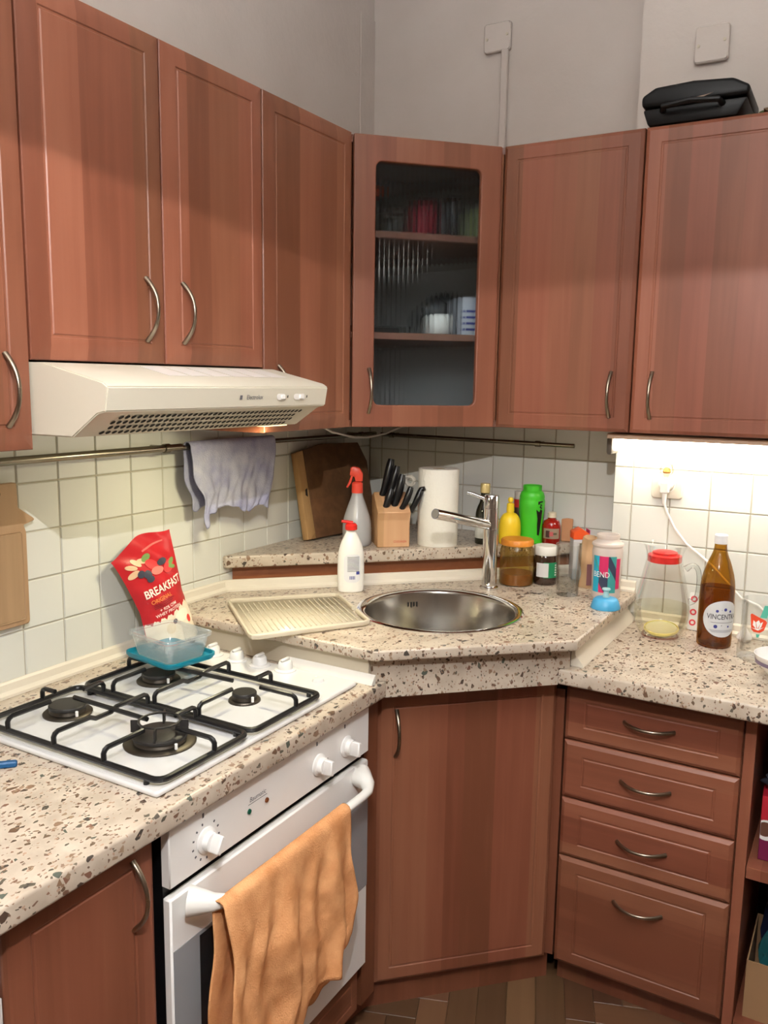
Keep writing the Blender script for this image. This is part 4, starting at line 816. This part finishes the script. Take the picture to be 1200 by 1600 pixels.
# water glass
x, y = .794, -.275; t = thing('drinking_glass', 'faceted drinking glass half full of water', 'glass', (x, y, ZS + .0004))
def fac(r, z, n=36): return [(r * (1 + .012 * math.cos(9 * 2 * PI * k / n)) * math.cos(2 * PI * k / n), r * (1 + .012 * math.cos(9 * 2 * PI * k / n)) * math.sin(2 * PI * k / n), z) for k in range(n)]
b = MB(); rg = [fac(r, z) for r, z in ((.028, 0), (.0295, .003), (.0335, .10), (.0345, .14), (.0325, .14), (.0315, .10), (.0275, .014), (.01, .012))]; b.v = [p for r_ in rg for p in r_]
for k in range(7): b.f += [(k * 36 + i, k * 36 + (i + 1) % 36, k * 36 + 36 + (i + 1) % 36, k * 36 + 36 + i) for i in range(36)]
b.f += [tuple(range(36))[::-1], tuple(range(252, 288))]; obj('tumbler', b, M_glass2, t); obj('water', MB().lathe([(0, .0145), (.0273, .0145), (.0298, .066), (0, .066)], 32), M_water, t)
# carton and paper bag
x, y = .756, -.062; t = thing('drink_carton', 'white drink carton with an orange top behind the glass', 'carton', (x, y, ZS + .0004), .55)
obj('carton', MB().box(-.022, .022, -.022, .022, 0, .118, .001), plain('carton_white', (206, 204, 204), .6), t); obj('orange_top', MB().prism([(-.023, .1182), (.023, .1182), (.023, .136), (.0, .150), (-.023, .138)], -.023, .023, 'y', .001), M_orange, t)
obj('magenta_flap', MB().box(.0235, .026, -.018, .022, .120, .145, .0005), plain('magenta', (206, 60, 120), .5), t); obj('printed_mark', MB().box(-.004, .004, -.0228, -.0222, .09, .108), M_ink, t)
x, y = .814, -.158; t = thing('paper_bag', 'rolled brown paper bag standing beside the sports bottle', 'bag', (x, y, ZS + .0004), .6)
obj('bag', MB().grid(lambda u, v: ((.021 + .005 * math.sin(9 * v + 5 * u) + .004 * math.sin(2 * PI * u * 3)) * math.cos(2 * PI * u) * (1 - .15 * (v > .97)), (.017 + .004 * math.sin(11 * v + 2)) * math.sin(2 * PI * u), .142 * v + .004 * math.sin(7 * u) * v), 24, 18, True), plain('kraft_paper', (186, 150, 112), .8, bump=.4, bscale=60), t, ang=80)
obj('printed_patch', MB().grid(lambda u, v: ((u - .5) * .022, -.0245 + .003 * abs(u - .5), .01 + .06 * v), 3, 3), plain('plum_print', (110, 70, 74), .7), t)
# sports bottle
x, y = .889, -.244; t = thing('sports_bottle', 'translucent open sports bottle with blue and pink geometric print', 'bottle', (x, y, ZS + .0004)); th = facing(x, y)
pr = [(.034, 0), (.037, .003), (.0375, .05), (.039, .105), (.040, .128), (.038, .138), (.0415, .144), (.0405, .149), (.030, .156), (.0285, .160), (.031, .164), (.030, .172)]
obj('body', MB().lathe([(0, 0)] + pr + [(.027, .172), (.026, .158), (.036, .14), (.034, .01), (0, .006)], 40), clear('milk_bottle', (.95, .93, .92), .08, .15, body=.55, bodycol=(238, 226, 218)), t)
def BF(a, c, o=.0006): return on_prof(pr, th, o)(a, c)
cy_, pk, dk, tl = (30, 160, 190), (206, 40, 96), (56, 62, 84), (60, 150, 146)
def band(poly, col, o=.0006): obj('print_field', MB().star(poly, lambda a, c: BF(a, c, o), 5), plain('bprint', col, .45), t, ang=180)
band([(-.040, .020), (-.020, .020), (-.020, .118), (-.040, .118)], cy_); band([(-.020, .020), (.004, .020), (.004, .118), (-.020, .118)], pk); band([(.004, .020), (.026, .020), (.026, .118), (.004, .118)], tl); band([(.026, .030), (.040, .030), (.040, .112), (.026, .112)], pk)
band([(-.020, .080), (.004, .058), (.004, .020), (-.004, .020), (-.020, .046)], dk, .0010); band([(.004, .118), (.008, .118), (.026, .085), (.026, .052), (.004, .090)], dk, .0010); band([(-.040, .118), (-.036, .118), (-.020, .088), (-.020, .076), (-.040, .112)], tl, .0010)
obj('lettering', text_mesh('BEND', .021, lambda a, c: BF(-.014 + a, .068 + c, .0016), sx=.85), M_paper, t, smooth=False)
x, y = .920, -.352; t = thing('blue_bottle_cap', 'blue sports bottle cap with pale spout lying on the worktop', 'bottle cap', (x, y, ZS + .0004))
obj('cap', MB().lathe([(.037, 0), (.0375, .002), (.031, .022), (.026, .026), (.010, .028), (0, .028)], 36), plain('sky_blue', (72, 160, 206), .4), t); obj('spout', MB().lathe([(.009, .0282), (.007, .036), (.0065, .044), (.011, .048), (.010, .051), (0, .051)], 20), clear('pale_aqua', (.8, .93, .95), .06, .2, body=.7, bodycol=(176, 220, 224)), t)

# ------------------------------------------------------------------ knife block
kx, ky = .285, -.427; t = thing('knife_block', 'wooden knife block full of black handles on the corner shelf', 'knife block', (kx, ky, ZC + .0003), math.radians(40))
M_beech = wood('beech', (186, 138, 98), (204, 158, 118), (218, 176, 136), rough=.55)
obj('block', MB().prism([(0, 0), (0, .078), (-.012, .102), (.072, .150), (.102, .138), (.102, 0)], 0, .094, 'x', .002), M_beech, t)
obj('lettering', text_mesh('CS-SOLINGEN', .0085, lambda a, c: Vector((.066 + a, -.0007, .0165 + c)), sx=.7), plain('red_stamp', (196, 48, 40), .6), t, smooth=False)
kn = [((.258, -.362, 1.158), (.281, -.345, 1.280), .0135, 'longest black knife handle at the left of the knife block'), ((.282, -.370, 1.162), (.305, -.352, 1.262), .0115, 'second tallest black knife handle in the knife block'), ((.307, -.378, 1.136), (.328, -.362, 1.240), .0125, 'black knife handle in the middle of the knife block'), ((.287, -.400, 1.128), (.306, -.386, 1.200), .0120, 'lowest front-left black knife handle of the knife block'), ((.331, -.376, 1.136), (.355, -.360, 1.206), .0105, 'black knife handle with a bright edge at front right of the block'), ((.352, -.356, 1.135), (.376, -.338, 1.200), .0105, 'rightmost hooked black knife handle of the knife block')]
M_kn = plain('black_handle', (18, 18, 20), .3)
for a, b_, r_, lab in kn:
    A_, B_ = Vector(a), Vector(b_); k = thing('knife', lab, 'knife', a); d_ = B_ - A_
    bend = Vector((.004, -.002, 0)); pts = [d_ * s + bend * math.sin(PI * s) for s in [i / 8 for i in range(9)]]
    if 'hooked' in lab: pts += [d_ + Vector((.006, .002, .002)), d_ + Vector((.009, .003, -.004))]
    rr = [r_ * q for q in (.8, .95, .85, .9, 1, 1.02, 1.0, .95, .72)] + ([r_ * .7, r_ * .5] if 'hooked' in lab else [])
    obj('handle', MB().tube(pts, rr, 10, flat=.9), M_kn, k); dn = d_.normalized(); obj('blade', MB().tube([-dn * .03, -dn * .001], [.004, .006], 6, flat=.2), M_nickel, k)
t = thing('scissors', 'pale grey scissor grips behind the knife handles', 'scissors', (.335, -.330, 1.205)); obj('grip', MB().tube([(.013 * math.cos(q * PI / 6), 0, .012 * math.sin(q * PI / 6) + .014) for q in range(13)], .006, 8, caps=False), plain('pale_grip', (186, 180, 168), .5), t); obj('blade', MB().tube([(-.004, .002, -.04), (0, 0, 0)], .005, 6), M_nickel, t)

# ------------------------------------------------------------------ big cutting board in the corner
def board():
    t = thing('cutting_board', 'dark worn wooden cutting board leaning in the corner', 'cutting board', (.078, -.468, ZC + .0068))
    u_ = Vector((.15, .988, 0)).normalized(); v_ = Vector((-.058, -.034, .241)).normalized(); v_ = (v_ - u_ * v_.dot(u_)).normalized(); n_ = u_.cross(v_).normalized()
    M = Matrix((u_, v_, n_)).transposed()
    def put(mb): mb.v = [tuple(M @ Vector(p)) for p in mb.v]; return mb
    W, H = .315, .262; dk_ = wood('worn_walnut', (92, 62, 38), (128, 90, 56), (166, 126, 80), axis='x', rough=.6, scale=.8, stave=4); lt_ = wood('board_edge', (150, 106, 68), (176, 130, 86), (192, 148, 104), axis='z', rough=.6)
    obj('board', put(MB().prism([(.034, 0), (W, 0), (W, H - .05), (W - .03, H + .012), (.12, H + .016), (.034, H)], -.024, 0, 'z', .003, 2)), dk_, t)
    obj('end_batten', put(MB().prism([(0, 0), (.0335, 0), (.0335, H), (.004, H - .006)], -.024, .0, 'z', .003, 2)), lt_, t)
    obj('burn_mark', put(MB().prism([(.016, .13), (.024, .125), (.026, .15), (.018, .146)], -.0002, .0006)), M_dark, t)
board()

# ------------------------------------------------------------------ right worktop
x, y = 1.038, -.252; t = thing('glass_pitcher', 'glass pitcher with red lid and lemon water', 'pitcher', (x, y, ZW + .0004))
pp = [(.046, 0), (.050, .003), (.064, .03), (.0705, .062), (.068, .095), (.056, .145), (.0455, .195), (.043, .212), (.051, .235), (.055, .242)]
pp = [pp[0]] + round_prof(pp[1:], 1)
obj('glass', MB().lathe([(0, 0)] + pp, 48), M_glass, t); inn = [(max(0, r_ - .0025), z) for r_, z in pp if z < .082]
obj('lemon_water', MB().lathe([(0, .006)] + [(r_, max(.006, z)) for r_, z in inn] + [(inn[-1][0], .083), (0, .083)], 48), clear('lemon_water', (.985, .975, .90), .07), t)
obj('lemon_slice', MB().lathe([(0, 0), (.039, 0), (.041, .003), (.039, .006), (0, .006)], 28), clear('lemon_flesh', (.96, .93, .74), .05, .2, body=.6, bodycol=(240, 236, 196)), t, (.004, -.006, .018), (.16, -.06, .4))
obj('lemon_rind', MB().lathe([(.0412, -.0005), (.0435, .001), (.0435, .006), (.0412, .0075), (.0412, -.0005)], 32), plain('rind', (240, 228, 140), .5), t, (.004, -.006, .018), (.16, -.06, .4))
obj('base_ring', MB().lathe([(.044, .0012), (.046, .0016), (.046, .004), (.043, .005), (.04, .004)], 40), clear('pink_base', (.95, .5, .45), .1, .1, body=.3, bodycol=(236, 120, 110)), t)
ld = obj('lid', MB().lathe([(.0405, .196), (.042, .197), (.042, .213), (.031, .216), (.031, .221), (.026, .223), (0, .223)], 36), clear('red_lid', (.9, .12, .10), .1, .1, body=.75, bodycol=(220, 32, 32)), t)
ha = math.radians(12)
hp = [(.052, .180), (.068, .193), (.082, .185), (.087, .16), (.086, .12), (.079, .098), (.066, .095)]
hp = round_prof(hp, 1); obj('handle', MB().tube([(r_ * math.cos(ha), r_ * math.sin(ha), z) for r_, z in hp], [.0085] * 2 + [.0065] * (len(hp) - 4) + [.009] * 2, 12), clear('handle_glass', (.93, .95, .94), .16), t)
# brown bottle
x, y = 1.171, -.258; t = thing('brown_bottle', 'brown glass bottle with round white label and white cap', 'bottle', (x, y, ZW + .0004)); th = facing(x, y) + .46
pr = [(.038, 0), (.041, .004), (.0415, .06), (.0415, .145), (.038, .175), (.028, .21), (.0175, .235), (.0145, .250), (.014, .268)]; pr = [pr[0]] + round_prof(pr[1:], 1)
obj('glass', MB().lathe([(0, 0), ] + pr, 44), clear('amber_glass', (.74, .50, .14), .12, .02, body=.08, bodycol=(96, 52, 10)), t)
obj('mineral_water', MB().lathe([(0, .005), (.036, .005), (.0385, .010), (.0388, .150), (0, .150)], 36), clear('water_amber', (.72, .52, .28), .05), t)
obj('label', MB().star(circ(0, .077, .050, 36, .92), lambda a, c: on_prof(pr, th, .0006)(a, c), 6), plain('label_grey_white', (206, 208, 210), .6), t, ang=180)
bf = lambda o_: (lambda a, c: on_prof(pr, th, o_)(a, c))
obj('lettering', text_mesh('VINCENTKA', .0180, lambda a, c: bf(.0012)(-.040 + a, .082 + c), sx=.80, align='LEFT', bold=.0002), plain('dark_ink', (70, 70, 76), .6), t, smooth=False)
for a, c, r_ in ((-.016, .097, .0036), (.004, .101, .004), (-.018, .058, .0046), (.018, .096, .003), (.014, .058, .0025)): obj('blue_dot', MB().star(circ(a, c, r_, 14), bf(.0012), 2), M_inkb, t, ang=180)
for a, c, r_ in ((-.004, .061, .0018), (-.005, .100, .0012)): obj('small_star', MB().star([(a + (r_ if k % 2 else r_ * .45) * math.sin(k * PI / 5), c + (r_ if k % 2 else r_ * .45) * math.cos(k * PI / 5)) for k in range(10)], bf(.0012), 1), M_ink, t, smooth=False)
obj('grey_band', MB().star([(-.034, .050), (.034, .050), (.026, .043), (-.026, .043)], bf(.0010), 4), plain('band_grey', (178, 180, 186), .6), t, ang=180); obj('printed_line', MB().star([(-.03, .0685), (.03, .0685), (.03, .0675), (-.03, .0675)], bf(.0012), 4), M_ink, t, ang=180)
obj('cap', MB().lathe([(.0145, .258), (.0158, .259), (.0158, .279), (.014, .281), (0, .281)], 28), plain('cap_white', (226, 226, 228), .4), t)
# large glass jar with print, at the right edge
x, y = 1.283, -.318; t = thing('printed_glass_mug', 'thick glass mug with an orange leaf emblem and teal stripe', 'mug', (x, y, ZW + .0004)); th = facing(x, y)
pr = [(.045, 0), (.050, .004), (.0505, .03), (.0455, .05), (.045, .10), (.046, .145)]
obj('glass', MB().lathe([(0, 0)] + pr + [(.0425, .145), (.0415, .05), (.0435, .022), (0, .018)], 44), M_glass2, t)
jf = lambda o_: (lambda a, c: on_prof(pr, th, o_)(a, c))
M_tl = plain('teal_print', (84, 180, 156), .5); M_or = plain('orange_print', (220, 70, 34), .5)
obj('teal_stripe', MB().star([(-.004, .112), (.011, .112), (.016, .142), (.004, .142)], jf(.0006), 4), M_tl, t, ang=180); obj('teal_stripe', MB().star([(-.010, .072), (-.002, .072), (-.004, .064), (-.009, .064)], jf(.0006), 3), M_tl, t, ang=180)
obj('orange_emblem', MB().star([(-.026, .116), (-.022, .119), (.008, .107), (.012, .102), (.006, .082), (-.002, .076), (-.016, .076), (-.022, .082)], jf(.0009), 4), M_or, t, ang=180)
for pl in ([(-.008, .084), (-.012, .100), (-.006, .106), (-.002, .098)], [(-.010, .084), (-.019, .092), (-.018, .104), (-.013, .100)], [(-.006, .084), (.0, .090), (.003, .103), (-.001, .100)], [(-.022, .085), (-.006, .081), (.006, .090), (-.006, .0835)]): obj('leaf_mark', MB().star(pl, jf(.0013), 2), M_paper, t, ang=180)
# white bowl
x, y = 1.352, -.445; t = thing('white_bowl', 'white bowl with a dark rim cut by the right edge', 'bowl', (x, y, ZW + .0004))
obj('bowl', MB().lathe([(0, 0), (.032, 0), (.034, .004), (.040, .012), (.062, .036), (.068, .056), (.066, .056), (.058, .036), (.034, .014), (0, .011)], 44), plain('porcelain', (236, 234, 232), .25, coat=.3), t); obj('rim_line', MB().lathe([(.0625, .0355), (.0655, .0445), (.0645, .0360)], 44), plain('mauve_line', (120, 106, 130), .4), t)
# small things by the tiles
t = thing('recipe_card', 'white card with red circles behind the brown bottle', 'card', (1.118, -.155, ZW + .001), 0); M_rp = plain('red_print', (214, 60, 70), .6)
obj('card', MB().prism(rrect(-.030, .030, 0, .100, .004), -.0012, 0, 'y'), M_paper, t, rot=(-.10, 0, 0)); cardm = Matrix.Rotation(-.10, 4, 'X')
for a, c in ((-.018, .083), (-.018, .048), (-.018, .020), (.018, .083), (.018, .048), (.018, .020)):
    b = MB(); n = 18
    for q in range(n):
        for r_ in (.0045, .0085): b.v.append(tuple(cardm @ Vector((a + r_ * math.cos(2 * PI * q / n), -.0018, c + r_ * math.sin(2 * PI * q / n)))))
    b.f = [(2 * q, 2 * q + 1, (2 * q + 3) % (2 * n), (2 * q + 2) % (2 * n)) for q in range(n)]; obj('red_circle', b, M_rp, t, smooth=False)
tag(obj('white_ball', MB().lathe([(0, 0), (.012, .001), (.019, .010), (.017, .020), (.009, .028), (.004, .036), (0, .036)], 20), plain('matt_white', (228, 226, 224), .5), loc=(1.234, -.190, ZW + .0004)), 'small rounded white object between brown bottle and glass mug', 'small object')
# socket, plug, night light, cable
t = thing('wall_socket', 'cream wall socket on the lit tiles', 'socket', (1.010, -.1347, 1.240)); obj('plate', MB().prism(rrect(-.040, .040, -.037, .037, .008), -.010, 0, 'y', .003, 2), M_pvc, t); obj('well', MB().lathe([(.0215, .0102), (.0215, .0112), (.019, .0112), (.019, .0102)], 28, ax='y'), M_wplast, t)
t = thing('plug_night_light', 'plug-in night light with a clear round bulb in the socket', 'night light', (1.010, -.1462, 1.243)); obj('adapter', MB().lathe([(0, 0), (.018, 0), (.018, .02), (.015, .024), (0, .024)], 24, ax='y'), M_wplast, t)
obj('bulb', MB().lathe([(.006, -.004), (.010, .004), (.018, .014), (.0195, .024), (.015, .036), (.007, .041), (0, .042)], 24), clear('bulb_glass', (.96, .93, .88), .16), t, (.002, -.022, .016)); obj('bulb_base', MB().lathe([(0, .012), (.009, .014), (.011, .018), (.006, .028), (0, .03)], 16), plain('bulb_brass', (170, 120, 60), .4, .5), t, (.002, -.022, .016))
t = thing('power_plug', 'white plug with a long cable trailing to the worktop', 'plug', (1.012, -.1712, 1.236))
obj('plug_body', MB().prism(rrect(-.011, .011, -.014, .014, .004), -.020, 0, 'y', .002), M_wplast, t); obj('strain_relief', MB().tube([(0, -.01, -.014), (.001, -.01, -.044)], [.007, .0045], 10), M_wplast, t)
cb = [(.001, -.01, -.042), (.008, -.008, -.062), (.03, -.004, -.105), (.062, .0, -.145), (.098, .004, -.172), (.128, .004, -.195), (.165, .0, -.230), (.205, .006, -.272), (.245, .008, -.285), (.30, .0, -.33), (.36, -.01, -.370)]
obj('cable', MB().tube([tuple(Vector(cb[max(0, min(len(cb) - 1, i))]) * (1 - f_) + Vector(cb[min(len(cb) - 1, i + 1)]) * f_) for i in range(len(cb) - 1) for f_ in (0, .5)] + [cb[-1]], .0034, 8), M_wplast, t)

# ------------------------------------------------------------------ on top of the right wall cabinet
t = thing('waffle_maker', 'black waffle maker on top of the right wall cabinet', 'waffle maker', (1.045, -.225, ZT + .001), math.radians(1))
M_wm = plain('gloss_black', (9, 9, 11), .42, spec=.25)
obj('lower_shell', MB().prism([(-.098, 0), (.098, 0), (.118, .038), (-.112, .038)], -.10, .085, 'y', .006, 2), M_wm, t); obj('upper_shell', MB().prism([(-.114, .042), (.120, .042), (.122, .062), (.085, .082), (0, .088), (-.085, .084), (-.116, .066)], -.103, .088, 'y', .008, 3), M_wm, t)
hl = obj('handle', MB().tube([(-.065, -.100, .030), (-.06, -.125, .032), (.0, -.132, .036), (.06, -.125, .032), (.065, -.100, .030)], .008, 10, flat=.8), M_wm, t); obj('hinge', MB().box(-.06, .06, .086, .096, .025, .055, .003), M_black, t)
obj('handle_badge', MB().prism([(-.05, .043), (-.02, .047), (.03, .052), (.045, .055), (.0, .040), (-.03, .037)], -.1045, -.1035, 'y'), plain('badge_tan', (132, 108, 88), .4), t)
def leaf_clump():
    t = thing('dried_plant', 'dried green and brown foliage at the top right cabinet edge', 'plant', (1.195, -.24, ZT + .001))
    for k in range(9):
        a = k * .7; ln = .03 + .012 * (k % 3); pts = [(0, 0, .003), (ln * .5 * math.cos(a), ln * .5 * math.sin(a), .014 + .003 * (k % 4)), (ln * math.cos(a), ln * math.sin(a), .008 + .004 * (k % 3))]
        obj('leaf', MB().tube(pts, [.003, .009, .001], 6, flat=.25), plain('leaf', ((70, 84, 40), (96, 70, 44), (58, 66, 36))[k % 3], .7), t)
leaf_clump()
tag(obj('yellow_lid', MB().lathe([(0, 0), (.03, 0), (.032, .006), (.028, .014), (0, .016)], 20), plain('yellow_green', (190, 180, 70), .5), loc=(.915, -.13 - .04, ZT + .001)), 'small yellowish lid tucked behind the waffle maker', 'lid')

# ------------------------------------------------------------------ things in the open shelf
zz = .4605 + .0005
t = thing('cereal_box', 'red and purple food box on the shelf at the right edge', 'box', (1.40, -.485, zz), .06)
obj('carton', MB().box(-.068, .068, -.03, .03, 0, .150, .001), plain('box_plum', (112, 22, 66), .5), t); obj('red_top', MB().box(-.0683, .0683, -.0305, .0303, .085, .1505, .001), plain('box_red', (186, 34, 52), .5), t)
obj('printed_bowl', MB().star(circ(-.056, .072, .024, 24), lambda a, c: (max(-.0675, a), -.0309, c), 2), M_paper, t, smooth=False); obj('printed_flakes', MB().star(circ(-.058, .074, .017, 18), lambda a, c: (max(-.0672, a), -.0313, c), 2), plain('flakes', (96, 60, 44), .7), t, smooth=False)
for k in range(3): obj('printed_line', MB().box(-.05, .03, -.0311, -.0307, .118 + .008 * k, .121 + .008 * k), plain('pl', (120, 20, 36), .6), t, smooth=False)
def crumple(name, label, loc, sx, sy, sz, col, seed, cat='bag'):
    rnd = random.Random(seed); ph_ = [rnd.uniform(0, 6) for _ in range(6)]
    def f(u, v):
        a = 2 * PI * u; w_ = math.sin(PI * (.03 + .94 * v)) ** .5; k = 1 + .12 * math.sin(5 * a + ph_[0] + 4 * v) + .10 * math.sin(9 * a + ph_[1] - 9 * v) + .06 * math.sin(17 * a + 13 * v + ph_[2])
        return (sx * w_ * k * math.cos(a), sy * w_ * k * math.sin(a), sz * v * (1 + .06 * math.sin(3 * a + ph_[3])))
    return tag(obj(name, MB().grid(f, 36, 14, True), plain(name, col, .3), loc=loc, ang=25), label, cat)
crumple('dark_snack_bag', 'dark crumpled bag lying above the red box on the shelf', (1.40, -.49, zz + .152), .065, .028, .055, (40, 42, 50), 1)
crumple('silver_snack_bag', 'dark silver bag behind the red box at the right edge', (1.42, -.36, zz), .07, .05, .235, (70, 76, 80), 5)
t = thing('cardboard_box', 'open brown cardboard box on the bottom shelf at the right edge', 'box', (1.43, -.42, .0825)); M_cb = plain('brown_card', (150, 116, 82), .85)
for a in ((-.095, .10, -.115, -.112, 0, .14), (-.095, .10, .082, .085, 0, .14), (-.098, -.095, -.115, .085, 0, .14), (.10, .103, -.115, .085, 0, .14), (-.095, .10, -.112, .082, 0, .003)): obj('wall_sheet', MB().box(*a), M_cb, t, smooth=False)
crumple('teal_bag', 'dark teal plastic bag in the cardboard box', (1.405, -.455, .0865), .05, .032, .20, (30, 84, 88), 3)
crumple('navy_bag', 'navy plastic bag standing behind the teal bag', (1.43, -.385, .0865), .075, .025, .30, (24, 30, 52), 8)
crumple('olive_bag', 'olive glossy packet at the front of the cardboard box', (1.488, -.492, .0865), .028, .022, .165, (90, 88, 40), 4)

# ------------------------------------------------------------------ kinds that repeat belong together
GROUPS = {'knife': 'knives in the knife block', 'storage_jar': 'jars on the top shelf of the glass cabinet', 'wall_cabinet': 'wall cabinets', 'pan_support': 'pan supports on the hob',
          'sealing_strip': 'sealing strips along the worktops', 'junction_box': 'painted covers high on the wall', 'slim_rail': 'thin wall rails'}
for o in sc.objects:
    k = o.name.split('.')[0]
    if o.parent is None and k in GROUPS: o['group'] = GROUPS[k]
